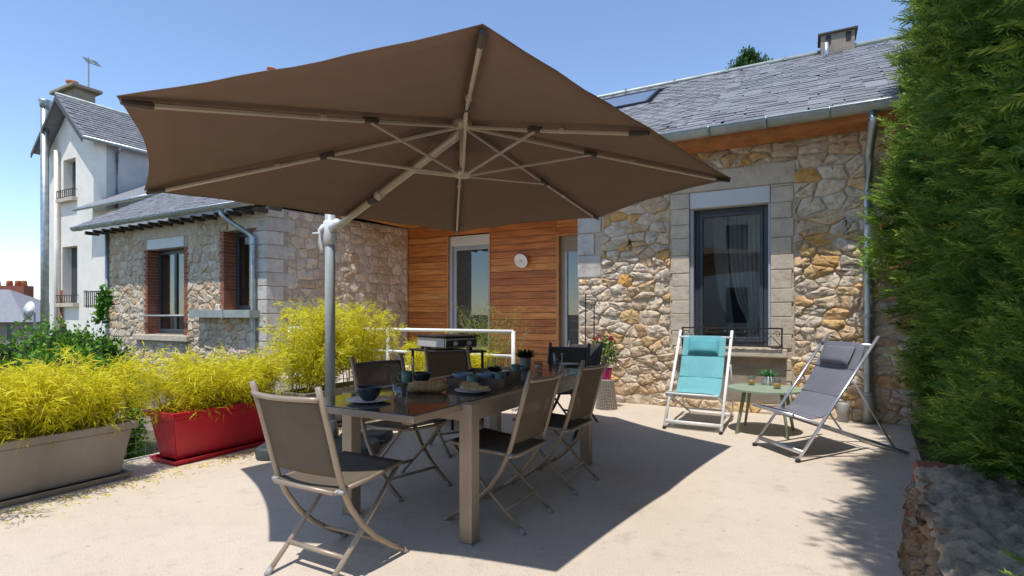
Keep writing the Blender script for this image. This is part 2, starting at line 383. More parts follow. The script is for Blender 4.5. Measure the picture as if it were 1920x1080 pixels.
def chaikin(p, k=.12):
    o = []
    for i in range(len(p)):
        a, b2 = p[i], p[(i+1) % len(p)]
        o += [(a[0]+(b2[0]-a[0])*k, a[1]+(b2[1]-a[1])*k), (a[0]+(b2[0]-a[0])*(1-k), a[1]+(b2[1]-a[1])*(1-k))]
    return o
def stone_mesh(p, fn, rd, depth=.025, rough=.012):
    q = [p[0]]                                  # drop slivers
    for a in p[1:]:
        if math.hypot(a[0]-q[-1][0], a[1]-q[-1][1]) > .012: q.append(a)
    if len(q) < 3: return None
    q2 = []
    for i in range(len(q)):
        a, b2 = q[i], q[(i+1) % len(q)]; q2.append(a)
        ll = math.hypot(a[0]-b2[0], a[1]-b2[1])
        for k_ in ((.3, .68) if ll > .13 else (.5,) if ll > .07 else ()): q2.append((a[0]+(b2[0]-a[0])*k_+rd.uniform(-.011, .007), a[1]+(b2[1]-a[1])*k_+rd.uniform(-.011, .007)))
    q = chaikin(q2); n2 = len(q); cx = sum(a[0] for a in q)/n2; cz = sum(a[1] for a in q)/n2
    q = [(a[0]+rd.uniform(-.006, .006), a[1]+rd.uniform(-.006, .006)) for a in q]
    dp = depth*rd.uniform(.35, 1.25); tx, tz = rd.uniform(-.08, .08), rd.uniform(-.16, .12)
    def ring(k, d, jit): return [fn(cx+(a[0]-cx)*k, cz+(a[1]-cz)*k, d+((a[0]-cx)*tx+(a[1]-cz)*tz)*(1 if d > 0 else 0)+rd.uniform(-jit, jit)) for a in q]
    V = ring(1, -.02, 0)+ring(.975, dp*.5, rough*.5)+ring(.88, dp, rough*.7)+ring(.45, dp, rough)+[fn(cx, cz, dp*1.08+rd.uniform(-rough, rough))]
    F = []
    for r_ in range(3):
        for i in range(n2):
            j = (i+1) % n2; F.append((r_*n2+i, r_*n2+j, (r_+1)*n2+j, (r_+1)*n2+i))
    for i in range(n2): F.append((3*n2+i, 3*n2+(i+1) % n2, 4*n2))
    return V, F
SIL = [(210, 188), (905, 57), (1372, 340), (1124, 412), (852, 440), (270, 363)]   # parasol outline in the photo
def covered(px, py):
    inn = False
    for a in range(6):
        (x1, y1), (x2, y2) = SIL[a], SIL[(a+1) % 6]
        if (y1 > py) != (y2 > py) and px < (x2-x1)*(py-y1)/(y2-y1)+x1: inn = not inn
    return inn
def stones(polys, fn, parent, mat, seed, name='stone', depth=.025, rough=.009, single=100):
    """the stones that show largest are objects of their own, the small rest is one part"""
    rd = random.Random(seed); made = []
    for p in polys:
        r_ = stone_mesh(p, fn, rd, depth, rough)
        if not r_: continue
        c_ = r_[0][-1]; q = W(*c_); px = 960+FPX*q.x/q.y; py = HOR-FPX*(q.z-CAMH)/q.y
        vis = area(p)/q.y**2*(1 if 180 < px < 1690 and py < 790 and not covered(px, py) else .01); made.append((vis, r_))
    made.sort(key=lambda t: -t[0])
    for _, r_ in made[:single]: MB(HF).add(*r_).build(name, mat, parent, True)
    rest = MB(HF); at_ = []
    for _, r_ in made[single:]: rest.add(*r_); at_ += [rd.random()]*len(r_[0])
    if rest.v:
        o = rest.build('small_stones', mat, parent, True); o['kind'] = 'stuff'
        a_ = o.data.attributes.new('rnd', 'FLOAT', 'POINT')
        if len(o.data.vertices) == len(at_): a_.data.foreach_set('value', at_)
def parent_is_house(o):
    while o.parent: o = o.parent
    return o is house
def wallslab(mb, x0, x1, z0, z1, holes, fn, th):
    xs = sorted({x0, x1, *[h[0] for h in holes], *[h[1] for h in holes]}); zs = sorted({z0, z1, *[h[2] for h in holes], *[h[3] for h in holes]})
    xs = [x for x in xs if x0 <= x <= x1]; zs = [z for z in zs if z0 <= z <= z1]
    for i in range(len(xs)-1):
        for j in range(len(zs)-1):
            cx, cz = (xs[i]+xs[i+1])/2, (zs[j]+zs[j+1])/2
            if any(h[0] < cx < h[1] and h[2] < cz < h[3] for h in holes): continue
            for d in (0, -th):
                mb.add([fn(xs[i], zs[j], d), fn(xs[i+1], zs[j], d), fn(xs[i+1], zs[j+1], d), fn(xs[i], zs[j+1], d)], [(0, 1, 2, 3)])
    for (a, b2, c2, d2) in list(holes)+[(x0, x1, z0, z1)]:
        c4 = [(a, c2), (b2, c2), (b2, d2), (a, d2)]
        for i in range(4):
            p, q = c4[i], c4[(i+1) % 4]
            mb.add([fn(*p, 0), fn(*q, 0), fn(*q, -th), fn(*p, -th)], [(0, 1, 2, 3)])
    return mb
EZ = 3.44                                       # gutter height
WT = 3.42                                       # wall head
# ---- main wall
wu0, ztop = onv(1293, 362, VM); wu1, _ = onv(1445, 350, VM)
zbot = onv(1400, 651, VM)[1]; ztop = onv(1368, 355, VM)[1]
FM = lambda x, z, d: (x, VM-d, z)
hole = (wu0, wu1, zbot, ztop)
wm = wallslab(H(), U0, UR, -.3, WT, [hole], FM, .45).build('wall', 'mortar', house); wm['label'] = 'main front wall of warm rubble stone'
ju0 = uat(1258, VM); ju1 = uat(1488, VM); lz0 = ztop+.005; lz1 = onv(1489, 302, VM)[1]
jl0 = uat(1252, VM); pan0 = uat(1272, VM); pan1 = uat(1474, VM)
holes = [(ju0-.01, ju1+.01, zbot-.1, lz1+.01), (pan0-.02, pan1+.06, .12, zbot)]
stones(rubble(U0+.005, UR-1.2, .0, WT-.03, .28, .135, holes+[(U0, U0+.36, 1.72, WT)], 5, .005, .68), FM, wm, 'stone', 3, depth=.024, rough=.012, single=160)
rd = random.Random(4)
z = 1.74; i = 0
while z < WT-.15:                                # dressed corner blocks
    h_ = rd.uniform(.3, .4); ln = .24 if i % 2 else .34
    H().box(U0-.012, U0+ln, VM-.018, VM+.3, z, min(z+h_-.012, WT)).build('corner_stone', 'quoin', wm, bevel=.012); z += h_; i += 1
# window surround: lintel, jamb blocks, inner reveal blocks, sill, plaster panel
H().box(uat(1330, VM)-.42, ju1+.02, VM-.022, VM+.2, ztop+.004, lz1).build('lintel', 'dressed', house, bevel=.012)
for (a, b2) in ((ju0, wu0-.002), (wu1+.002, ju1)):
    z = zbot; i = 0
    while z < ztop-.02:
        h_ = min(rd.uniform(.16, .24), ztop-z); s0, s1 = (a, b2)
        e_ = 0.0 if i % 2 else .02
        if a == ju0: s0 += e_
        else: s1 -= e_
        H().box(s0, s1, VM-.016-rd.uniform(0, .006), VM+.22, z+.001, z+h_-.005).build('jamb_stone', 'dressed', house, bevel=.007); z += h_; i += 1
H().box(uat(1266, VM), uat(1476, VM-.08), VM-.10, VM+.24, zbot-.115, zbot-.012).build('sill', 'dressed', house, bevel=.015)
H().box(pan0, pan1, VM-.008, VM+.1, .14, zbot-.12).build('plaster_panel', 'old_plaster', house)
for z in np.arange(.14, zbot-.13, .135):
    H().box(pan1+.002, pan1+rd.uniform(.05, .075), VM-.02, VM+.1, z, z+.125).build('jamb_stone', 'dressed', house, bevel=.01)
def window(parent, u0, u1, z0, z1, v, leaves_=1, name='window', mat='anthracite', fw=.055, bar=None):
    f = H()
    f.box(u0, u0+fw, v, v+.07, z0, z1).box(u1-fw, u1, v, v+.07, z0, z1).box(u0+fw, u1-fw, v, v+.07, z0, z0+fw).box(u0+fw, u1-fw, v, v+.07, z1-fw, z1)
    win = f.build(name, mat, parent, bevel=.006)
    wd = (u1-u0-2*fw)/leaves_
    for i in range(leaves_):
        a = u0+fw+i*wd; b2 = a+wd; s = H(); k_ = .045
        s.box(a+.002, a+k_, v-.014, v+.05, z0+fw, z1-fw).box(b2-k_, b2-.002, v-.014, v+.05, z0+fw, z1-fw).box(a+k_, b2-k_, v-.014, v+.05, z0+fw, z0+fw+k_*1.4).box(a+k_, b2-k_, v-.014, v+.05, z1-fw-k_, z1-fw)
        s.build('sash', mat, win, bevel=.005)
        H().box(a+k_, b2-k_, v+.015, v+.021, z0+fw+k_*1.4, z1-fw-k_).build('pane', 'window_glass', win)
    return win
rb = onv(1368, 386, VM)[1]
H().box(wu0+.004, wu1-.004, VM-.012, VM+.19, rb, ztop-.002).build('roller_shutter_box', 'roller_white', house, bevel=.012)
H().box(wu0+.002, wu0+.045, VM+.02, VM+.13, zbot, rb-.002).build('shutter_rail', 'frame_grey', house, bevel=.004)
H().box(wu1-.03, wu1-.002, VM+.02, VM+.13, zbot, rb-.002).build('shutter_rail', 'frame_grey', house, bevel=.004)
win = window(house, wu0+.047, wu1-.032, zbot+.002, rb-.003, VM+.13, 1)
# sheer curtains behind the glass
def curtain(pa, pb, seed):
    """pa/pb: lists of (z, u) for the two edges"""
    n2 = 40; V = []; F = []; zs = [q[0] for q in pa]
    for j, z in enumerate(zs):
        for i in range(n2+1):
            t = i/n2; u = pa[j][1]*(1-t)+pb[j][1]*t; amp = .018+.01*math.sin(i*1.7+seed)
            V.append((u, VM+.36+amp*math.sin(t*52+seed+.5*math.sin(z*3)), z))
    for j in range(len(zs)-1):
        for i in range(n2): a = j*(n2+1)+i; F.append((a, a+1, a+n2+2, a+n2+1))
    H().add(V, F).build('curtain', 'curtain', house, True)
zz = [rb-.02, 2.2, 1.9, 1.6, 1.35, 1.2, 1.05, .9, zbot-.05]
cu = lambda px: uat(px, VM+.36)
curtain(list(zip(zz, [cu(q) for q in (1366, 1366, 1368, 1374, 1384, 1396, 1402, 1402, 1400)])), list(zip(zz, [cu(q) for q in (1440, 1440, 1440, 1438, 1434, 1424, 1420, 1424, 1428)])), 1)
curtain(list(zip(zz, [cu(q) for q in (1336, 1337, 1340, 1345, 1352, 1362, 1366, 1364, 1362)])), list(zip(zz, [cu(q) for q in (1362, 1364, 1366, 1368, 1371, 1374, 1376, 1380, 1384)])), 5)
# wrought-iron window guard
gu0, gu1 = uat(1279, VM-.12), uat(1466, VM-.12); gz1 = onv(1372, 615, VM-.12)[1]; gz0 = onv(1372, 648, VM-.12)[1]
g = H()
for z in (gz0, gz1): g.tube([(gu0, VM-.12, z), (gu1, VM-.12, z)], .009, 6)
for uu in (gu0, gu1):
    g.tube([(uu, VM-.12, gz0), (uu, VM-.12, gz1)], .009, 6)
    for z in (gz0, gz1): g.tube([(uu, VM-.12, z), (uu, VM, z)], .008, 6)
guard = g.build('window_guard', 'iron', house)
for i in range(5):
    c_ = gu0+(gu1-gu0)*(i+.5)/5; ww = (gu1-gu0)/10.5; hh = (gz1-gz0)/2; zc = (gz0+gz1)/2; s = H()
    s.tube([(c_-ww, VM-.12, gz0), (c_, VM-.12, zc+.02), (c_+ww, VM-.12, gz0)], .006, 5)
    s.tube([(c_-ww*.6+ww*.35*math.cos(t)*(1-t/9), VM-.12, zc+hh*.35+hh*.4*math.sin(t)*(1-t/9)) for t in np.linspace(0, 7, 18)], .004, 5)
    s.tube([(c_+ww*.6-ww*.35*math.cos(t)*(1-t/9), VM-.12, zc+hh*.35+hh*.4*math.sin(t)*(1-t/9)) for t in np.linspace(0, 7, 18)], .004, 5)
    s.build('scroll', 'iron', guard)
# ---- wing front wall
def hz(px, py): return onv(px, py, VM)
a1 = uat(277, VM); a2 = uat(346, VM); az0 = hz(310, 627)[1]; az1 = hz(311, 446)[1]
b1 = uat(420, VM); b2_ = uat(471, VM); bz0 = hz(445, 583)[1]; bz1 = hz(440, 432)[1]
wholes = [(a1, a2, az0, az1), (b1, b2_, bz0, bz1)]
ww_ = wallslab(H(), UW0, UW1, -1.7, WT, wholes, FM, .5).build('wall', 'wing_mortar', house); ww_['label'] = 'front wall of the wing in beige rubble stone'
la, lb = uat(250, VM), uat(372, VM); lc, ld = uat(432, VM)-.05, UW1-.02
sh = [(a1-.20, a2+.17, az0-.02, az1+.02), (la, lb, az1, az1+.26), (b1-.12, UW1-.01, bz0-.02, bz1+.02), (lc, ld, bz1, bz1+.24), (a1-.3, a2+.06, az0-.2, az0)]
stones(rubble(UW0+.03, UW1-.01, -.35, WT-.03, .235, .165, sh, 9, .007, .6, .26, .25), FM, ww_, 'wing_stone', 5, depth=.018, single=80)
H().box(la, lb, VM-.012, VM+.15, az1+.004, az1+.25).build('lintel', 'dressed', house, bevel=.01)
H().box(lc, ld, VM-.012, VM+.15, bz1+.004, bz1+.23).build('lintel', 'dressed', house, bevel=.01)
H().box(uat(258, VM)-.02, uat(350, VM-.1), VM-.11, VM+.3, az0-.15, az0-.012).build('sill', 'dressed', house, bevel=.015)
bk = None
def brickcol(u0, u1, z0, z1, v0, v1, parent):
    z = z0; i = 0
    while z < z1-.03:
        e = .055 if i % 2 else 0
        lo, hi = (u0-e, u1) if u0 < u1 else (u1, u0+e)
        H().box(lo, hi, v0, v1, z, min(z+.062, z1)).build('brick', 'brick', parent, bevel=.004); z += .073; i += 1
for (c1, c2, z0, z1, rv) in ((a1, a2, az0, az1, .26), (b1, b2_, bz0, bz1, .30)):
    if c1 == a1: z1 = hz(311, 466)[1]; H().box(c1+.003, c2-.003, VM-.02, VM+.2, z1+.002, az1-.002).build('roller_shutter_box', 'roller_white', house, bevel=.012)
    brickcol(c1-.085, c1+.01, z0, z1, VM-.012, VM+rv, ww_); brickcol(c2+.10, c2-.01, z0, z1, VM-.012, VM+rv, ww_)
    window(house, c1+.012, c2-.012, z0+.002, z1-.003, VM+rv-.02, 2 if c1 == a1 else 1)
# timber bar and zinc trough at the wing windows
H().tube([(uat(262, VM-.1), VM-.1, hz(300, 592)[1]), (uat(345, VM-.1), VM-.1, hz(300, 592)[1])], .025, 8).build('window_bar', 'zinc_pale', house, True)
z_ = hz(410, 590)[1]; t0, t1 = uat(354, VM-.25), uat(468, VM-.25)
tr = H(); tr.box(t0, t1, VM-.25, VM-.23, z_-.06, z_+.10).box(t0, t1, VM-.03, VM-.01, z_-.06, z_+.10).box(t0, t1, VM-.23, VM-.03, z_-.06, z_-.04).box(t0, t0+.02, VM-.23, VM-.03, z_-.04, z_+.09).box(t1-.02, t1, VM-.23, VM-.03, z_-.04, z_+.09)
tr.box(t0+.95*(t1-t0)*.6, t0+.95*(t1-t0)*.6+.03, VM-.262, VM-.252, z_-.08, z_+.18)
trough = tr.build('window_trough', 'zinc_pale', house)
# ---- wing side wall facing the porch
dx = (765-960)/FPX; t = VW/(SU*dx+CU); US1 = t*(CU*dx-SU)
SD = Vector((US1-UW1, VW-VM, 0)); SLEN = SD.length; SD.normalize(); SN = Vector((SD.y, -SD.x, 0))
FS = lambda x, z, d: (UW1+SD.x*x+SN.x*d, VM+SD.y*x+SN.y*d, z)
ws = wallslab(H(), .0, SLEN, -.3, WT, [], FS, .45).build('wall', 'wing_mortar', house); ws['label'] = 'side wall of the wing with pale corner blocks'
stones(rubble(.02, SLEN-.03, .0, WT-.02, .30, .20, [(0, .46, 0, WT)], 21, .006, .62, .13, .16), FS, ws, 'wing_stone', 6, depth=.016, single=60)
z = -.2; i = 0
while z < WT-.1:
    h_ = .285; L1, L2 = (.62, .26) if i % 2 else (.36, .42); q = H(); d = .02
    p = [FS(0, 0, d), FS(L1, 0, d), FS(L1, 0, -.1), FS(.0, 0, -.1)]
    lo = z+.008; hi = min(z+h_-.006, WT)
    pl = [(UW1-L2, VM-d), (FS(-.02, 0, d)[0], VM-d), FS(L1, 0, d)[:2], FS(L1, 0, -.1)[:2], (UW1-.1, VM+.12), (UW1-L2, VM+.12)]
    n6 = len(pl); q.add([(a[0], a[1], zz_) for zz_ in (lo, hi) for a in pl], [tuple(reversed(range(n6))), tuple(range(n6, 2*n6))]+[(k_, (k_+1) % n6, (k_+1) % n6+n6, k_+n6) for k_ in range(n6)])
    q.build('corner_stone', 'quoin', ws, bevel=.012); z += h_; i += 1
# ---- timber wall, its window and door
tw = H().box(US1-.3, U0+.4, VW+.14, VW+.34, -.1, WT+.2).build('timber_wall', 'steel_dark', house)
wa, wb = uat(846, VW), uat(918, VW); da, db = uat(1048, VW), uat(1048, VW)+.95
zt = onv(880, 441, VW)[1]; dz1 = onv(1060, 441, VW)[1]; zwb = .35
def boards(u0, u1, z0, z1):
    z = z0
    while z < z1-.02:
        H().box(u0, u1, VW+random.uniform(0, .006), VW+.028, z, min(z+.150, z1)).build('board', 'timber', tw, bevel=.006); z += .158
    H().box(u0, u1, VW+.03, VW+.138, z0, z1).build('batten_backing', 'steel_dark', tw)
boards(US1+.01, wa-.12, .0, WT); boards(wb+.025, da-.06, .0, WT); boards(wa-.118, wb+.023, zt+.03, WT); boards(wa-.118, wb+.023, 0, zwb-.03); boards(da-.058, U0+.05, dz1+.03, WT)
for (p, q_, z0, z1) in ((wa-.12, wa-.085, zwb, zt+.03), (wb, wb+.024, zwb-.03, zt+.03), (da-.06, da, .0, dz1+.03)):
    H().box(p, q_, VW-.012, VW+.26, z0, z1).build('trim_board', 'timber_trim', tw, bevel=.004)
H().box(da, U0+.05, VW-.012, VW+.26, dz1-.004, dz1+.028).build('trim_board', 'timber_trim', tw, bevel=.004)
zr = onv(880, 460, VW)[1]
H().box(wa-.003, wb-.003, VW+.0, VW+.20, zr, zt).build('roller_shutter_box', 'roller_white', house, bevel=.012)
H().box(wa-.084, wa-.004, VW+.05, VW+.2, zwb, zt).build('shutter_rail', 'frame_grey', house)
window(house, wa, wb-.003, zwb, zr-.003, VW+.10, 1, mat='frame_grey', fw=.05)
d_ = H().box(da+.003, da+.10, VW+.10, VW+.17, .0, dz1-.006).box(da+.10, U0+.04, VW+.10, VW+.17, dz1-.35, dz1-.006).build('door', 'planter_taupe', house)
H().box(da+.102, da+.16, VW+.09, VW+.15, .02, dz1-.352).build('door_frame', 'frame_grey', d_); H().box(da+.162, U0+.04, VW+.12, VW+.126, .02, dz1-.352).build('pane', 'window_glass', d_)
# enamel wall lamp on the boards
lu, lz = onv(977, 489, VW-.1); lp = thing('wall_lamp', 'round white enamel wall lamp on the orange timber boards', 'lamp', W(lu, VW-.0, lz), ROT)
tilt = Matrix.Rotation(R(-68), 3, 'X') @ Matrix.Identity(3)
sh_ = MB(); sh_.lathe([(.035, .07), (.05, .06), (.09, .035), (.165, -.01), (.168, -.014), (.155, -.008), (.085, .02), (.04, .035)], 24)
for i, p in enumerate(sh_.v): q = tilt @ Vector(p); sh_.v[i] = (q.x, q.y-.10, q.z)
sh_.build('lamp_shade', 'paint_white', lp, True)
bb = MB(); bb.lathe([(.0, -.05), (.025, -.045), (.035, -.02), (.03, .01), (.018, .035)], 14)
for i, p in enumerate(bb.v): q = tilt @ Vector(p); bb.v[i] = (q.x, q.y-.10, q.z)
bb.build('bulb', 'clear_glass', lp, True); MB().tube([(0, .001, .05), (0, -.04, .055), (0, -.045, .02)], .012, 8).build('bracket', 'iron', lp, True)
# return walls, rear and end walls
H().box(U0+.002, U0+.4, VM+.452, 13.2, -.3, WT).build('wall', 'mortar', house)
for q in ((UW0, UR, 13.2, 13.5), ): H().box(q[0], q[1], q[2], q[3], -1.7, WT).build('wall', 'mortar', house)
H().box(UR-.4, UR, VM+.46, 13.19, -.3, WT+.0).build('wall', 'mortar', house); H().box(UW0, UW0+.4, VM+.51, 13.19, -1.7, WT).build('wall', 'wing_mortar', house)
H().box(U0+.41, UR-.41, VM+.47, 13.18, 2.95, 3.0).build('room_ceiling', 'interior', house); H().box(U0+.41, UR-.41, VM+.455, 13.18, -.1, .03).build('room_floor', 'interior_floor', house)
H().box(U0+.5, UR-.5, VM+3.2, VM+3.3, .04, 2.94).build('room_wall', 'interior', house)
H().box(UW0+.42, UW1-.6, VM+2.2, VM+2.3, -1, 3.0).build('room_wall', 'interior', house); H().box(US1, U0, VW+1.6, VW+1.7, 0, 3.0).build('room_wall', 'interior', house)
# ---- roof
VE = 6.83; PITCH = math.atan(.6009); VR = VE+3.25; ZR = EZ+.02+3.25*.6009
UL, URR = UW0-.75, UR+.5
RC0, RC1, RCS = UW1+.30, U0-.30, 2.45          # hidden roof over the porch, cut back up the slope to let light in
def RP(u, s): return (u, VE+s*math.cos(PITCH), EZ-.035+s*math.sin(PITCH))
SL_ = 3.25/math.cos(PITCH)
roof = H().add([RP(UL, .05), RP(RC0, .05), RP(RC0, SL_), RP(UL, SL_), RP(RC1, .05), RP(URR, .05), RP(URR, SL_), RP(RC1, SL_), RP(RC0, RCS), RP(RC1, RCS), (UL, 2*VR-VE, EZ-.03), (URR, 2*VR-VE, EZ-.03)],
    [(0, 1, 8, 2, 3), (8, 9, 7, 2), (4, 5, 6, 7, 9), (3, 2, 7, 6, 11, 10)]).build('roof', 'steel_dark', house, solid=.04)
# slates: the larger ones in view one by one, the others as one part
cp, sp = math.cos(PITCH), math.sin(PITCH); slen = 3.25/cp; SW, SE, SLN = .225, .125, .30
tm = MB().add([(-SW/2+.004, 0, .018), (SW/2-.004, 0, .018), (SW/2-.004, SLN, .002), (-SW/2+.004, SLN, .002), (-SW/2+.004, 0, .004), (SW/2-.004, 0, .004), (SW/2-.004, SLN, -.004), (-SW/2+.004, SLN, -.004)],
              [(0, 1, 2, 3), (7, 6, 5, 4), (0, 4, 5, 1), (1, 5, 6, 2), (2, 6, 7, 3), (3, 7, 4, 0)])
sl0 = tm.build('slate', 'slate', roof); sme = sl0.data; bpy.data.objects.remove(sl0)
rows = int((slen-.05)/SE)+1; restV = []; rd = random.Random(2); cnt = 0
sku0, skz0 = 0, 0
BV = np.array(tm.v); BF = np.array(tm.f); restF = []
def slate_at(u, s): return (u, VE+s*cp, EZ+.02+s*sp)
def roofpx(px, py):
    T_ = .6009; c_ = SU*(px-960)/FPX+CU; k_ = (HOR-py)/FPX; t = (CAMH-EZ-.02+VE*T_)/(T_*c_-k_); return (t*(CU*(px-960)/FPX-SU), (t*c_-VE)/cp)
_a, _b = roofpx(1243, 169), roofpx(1208, 196)
SK = (_b[0]-1.6, (_a[0]+_b[0])/2, _b[1], min(_a[1], slen-.08))                 # skylight in u and along the slope
vis0 = uat(1250, VE)
for r_ in range(rows):
    s0 = -.03+r_*SE; u = UL+(.5 if r_ % 2 else 0)*SW+SW/2
    while u < URR-SW/2:
        ju, js, rz, rx = rd.gauss(0, .008), rd.gauss(0, .016), rd.gauss(0, .02), rd.gauss(0, .022)
        if not (RC0 < u < RC1 and s0 < RCS) and not (SK[0]-.12 < u < SK[1]+.12 and SK[2]-.25 < s0 < SK[3]):
            M = Matrix.Translation(Vector((u+ju-U0, VE+(s0+js)*cp-VM, EZ+.02+(s0+js)*sp+.006+rd.random()*.004))) @ Matrix.Rotation(PITCH+rx, 4, 'X') @ Matrix.Rotation(rz, 4, 'Z')
            if cnt < 300 and r_ < 30 and uat(1262+r_*4, VE) < u < uat(1712, VE)+.1:
                o = bpy.data.objects.new('slate', sme); col.objects.link(o); o.parent = roof; o.matrix_basis = M; cnt += 1
            else:
                A = np.array(M); P = BV @ A[:3, :3].T+A[:3, 3]; restF.append(BF+len(restV)*8); restV.append(P)
        u += SW
npmesh('slate_courses', np.concatenate(restV), np.concatenate(restF), 'slate', roof, np.repeat(rng.random(len(restV)), 8), kind='stuff')
H().tube([(UL, VR, ZR+.035), (URR, VR, ZR+.03)], .042, 8, 1.0).build('ridge_cap', 'zinc_pale', roof, True)
for uu in np.arange(UL+1, URR, .9): H().box(uu, uu+.03, VR-.075, VR+.075, ZR+.0, ZR+.078).build('ridge_clip', 'zinc', roof)
# skylight
def onroof(mb_, u0, u1, s0, s1, h0, h1):
    vs_ = []
    for h_ in (h0, h1):
        for (u, s) in ((u0, s0), (u1, s0), (u1, s1), (u0, s1)): vs_.append((u, VE+s*cp-h_*sp, EZ+.02+s*sp+h_*cp))
    return mb_.add(vs_, [(3, 2, 1, 0), (4, 5, 6, 7), (0, 1, 5, 4), (1, 2, 6, 5), (2, 3, 7, 6), (3, 0, 4, 7)])
skf = H()
for q in ((SK[0], SK[0]+.045, SK[2], SK[3]), (SK[1]-.045, SK[1], SK[2], SK[3]), (SK[0]+.045, SK[1]-.045, SK[2], SK[2]+.045), (SK[0]+.045, SK[1]-.045, SK[3]-.045, SK[3])): onroof(skf, *q, -.02, .05)
skl = skf.build('skylight', 'anthracite', roof); onroof(H(), SK[0]+.047, SK[1]-.047, SK[2]+.047, SK[3]-.047, .015, .040).build('pane', 'sky_glass', skl)
# roof chimney and vent
cu_, cz_ = onv(1571, 95, VR)
ch = H().box(cu_-.24, cu_+.22, VR-.15, VR+.25, ZR-.2, ZR+.24).build('chimney', 'old_plaster', house)
for uu in (cu_-.17, cu_+.10): H().box(uu, uu+.07, VR-.16, VR-.151, ZR+.08, ZR+.22).build('chimney_slot', 'iron', ch)
H().box(cu_-.28, cu_+.26, VR-.19, VR+.29, ZR+.241, ZR+.265).build('chimney_cap', 'rib_dark', ch)
H().tube([(uat(1549, VR-.4), VR-.4, ZR-.3), (uat(1549, VR-.4), VR-.4, ZR+.0)], .035, 10).build('vent_pipe', 'zinc', roof, True)
tu, tz = onv(509, 132, VR)
H().box(tu-.35, tu+.35, VR-.3, VR+.3, ZR-.2, tz-.28).build('chimney', 'old_plaster', house); H().add([], []).lathe([(.12, -.28), (.13, -.2), (.10, -.1), (.10, .0), (.13, .03), (.12, .05)], 14, (tu, VR, tz)).build('chimney_pot', 'terracotta', house, True)
# eaves: fascia, soffit, gutters with brackets, downpipes
H().add([(RC1, VE+.10, EZ-.05), (URR, VE+.10, EZ-.05), (URR, VE+.13, EZ-.125), (RC1, VE+.13, EZ-.125), (RC1, VM-.035, EZ-.14), (URR, VM-.035, EZ-.14)], [(0, 1, 2, 3), (3, 2, 5, 4)]).build('fascia', 'fascia', house, solid=.02)
for uu in np.arange(UL+.2, UW1+.6, .42): H().box(uu, uu+.07, VE+.16, VM-.003, EZ-.16, EZ-.075).build('rafter_end', 'rib_dark', house)
H().box(US1, U0, VE+RCS*cp+.1, VW+.3, WT+.01, WT+.05).build('porch_ceiling', 'timber', house); H().box(US1-1, U0, VE+RCS*cp+.05, VE+RCS*cp+.099, WT+.01, EZ+RCS*sp-.05).build('porch_fascia', 'timber_trim', house)
def gutter(u0, u1, v, z, r_):
    V = []; F = []; n2 = 10
    for u in (u0, u1):
        for i in range(n2+1):
            th = math.pi*i/n2; V.append((u, v-r_*math.cos(th)*1.0, z-r_*math.sin(th)))
    F = [(i, i+1, n2+2+i, n2+1+i) for i in range(n2)]
    g_ = H().add(V, F).build('gutter', 'zinc_pale', house, True, solid=.006)
    H().tube([(u0, v-r_, z), (u1, v-r_, z)], .011, 8).build('gutter_bead', 'zinc', g_, True)
    for u in np.arange(u0+.3, u1, .62): H().tube([(u, v-(r_+.006)*math.cos(a), z-(r_+.006)*math.sin(a)) for a in np.linspace(-.1, math.pi*.8, 9)], .009, 5).build('gutter_bracket', 'zinc', g_, True)
gutter(UL, RC0, VE, EZ, .085); gutter(RC1, URR, VE, EZ, .085); gutter(RC0+.05, RC1-.05, VE+RCS*cp-.03, EZ+RCS*sp-.01, .07)
def downpipe(pts_, r_, collars):
    p = H().tube(pts_, r_, 14).build('downpipe', 'zinc', house, True)
    for (c_, a) in collars: H().lathe([(r_+.002, -.02), (r_+.009, -.018), (r_+.009, .018), (r_+.002, .02)], 14, c_).build('pipe_collar', 'zinc_pale', p, True)
    return p
pu = uat(1628, VM-.09); pv = VM-.09; pt_ = uat(1636, VE+.01)
downpipe([(pt_, VE+.0, EZ-.09), (pt_, VE+.0, EZ-.19), (pt_, VE+.02, EZ-.25), (pu+.0, pv-.06, EZ-.46), (pu, pv, EZ-.55), (pu, pv, EZ-.9), (pu, pv, 1.5), (pu, pv, .25), (pu, pv, .01)], .045, [((pu, pv, 2.56), 0), ((pu, pv, 1.2), 0), ((pu, pv, .33), 0)])
H().lathe([(.058, .005), (.058, .30), (.05, .31)], 14, (pu, pv, 0)).build('pipe_shoe', 'zinc_pale', house, True)
H().lathe([(.06, .003), (.06, .20), (.05, .215)], 14, (uat(1581, VM-.1), VM-.1, 0)).build('pipe_stub', 'cap_grey', house, True)
gu = uat(415, VE); qu = uat(475, VM-.09)
downpipe([(gu, VE, EZ-.08), (gu, VE, EZ-.18), (gu+.05, VE+.05, EZ-.27), (qu-.12, pv-.04, EZ-.55), (qu, pv, EZ-.64), (qu, pv, EZ-.9), (qu, pv, .5), (qu, pv, -1.6)], .05, [((qu, pv, 2.65), 0), ((qu, pv, .9), 0)])
H().tube([(UW0+.0, VM-.05, -1.6), (UW0+.0, VM-.05, WT-.1)], .045, 10).build('downpipe', 'zinc', house, True)
# small wall hooks with hanging lights
for (px, py, lab) in ((1180, 462, 'small dark hook with a glass drop on the stone wall left of the window'), (1585, 425, 'small dark hook with a glass drop on the stone wall beside the downpipe')):
    hu, hz_ = onv(px, py, VM-.05); k_ = thing('wall_hook', lab, 'hook', W(hu, VM-.02, hz_), ROT, 'wall hooks')
    MB().tube([(0, .02, .06), (0, -.06, .07), (.01, -.09, .04), (0, -.10, .0)], .007, 6).box(-.012, .012, .0, .015, .02, .10).build('hook', 'iron', k_)
    MB().lathe([(.0, -.10), (.03, -.085), (.035, -.05), (.012, -.01), (.006, .01)], 12, (0, -.10, 0)).build('glass_drop', 'clear_glass', k_, True)

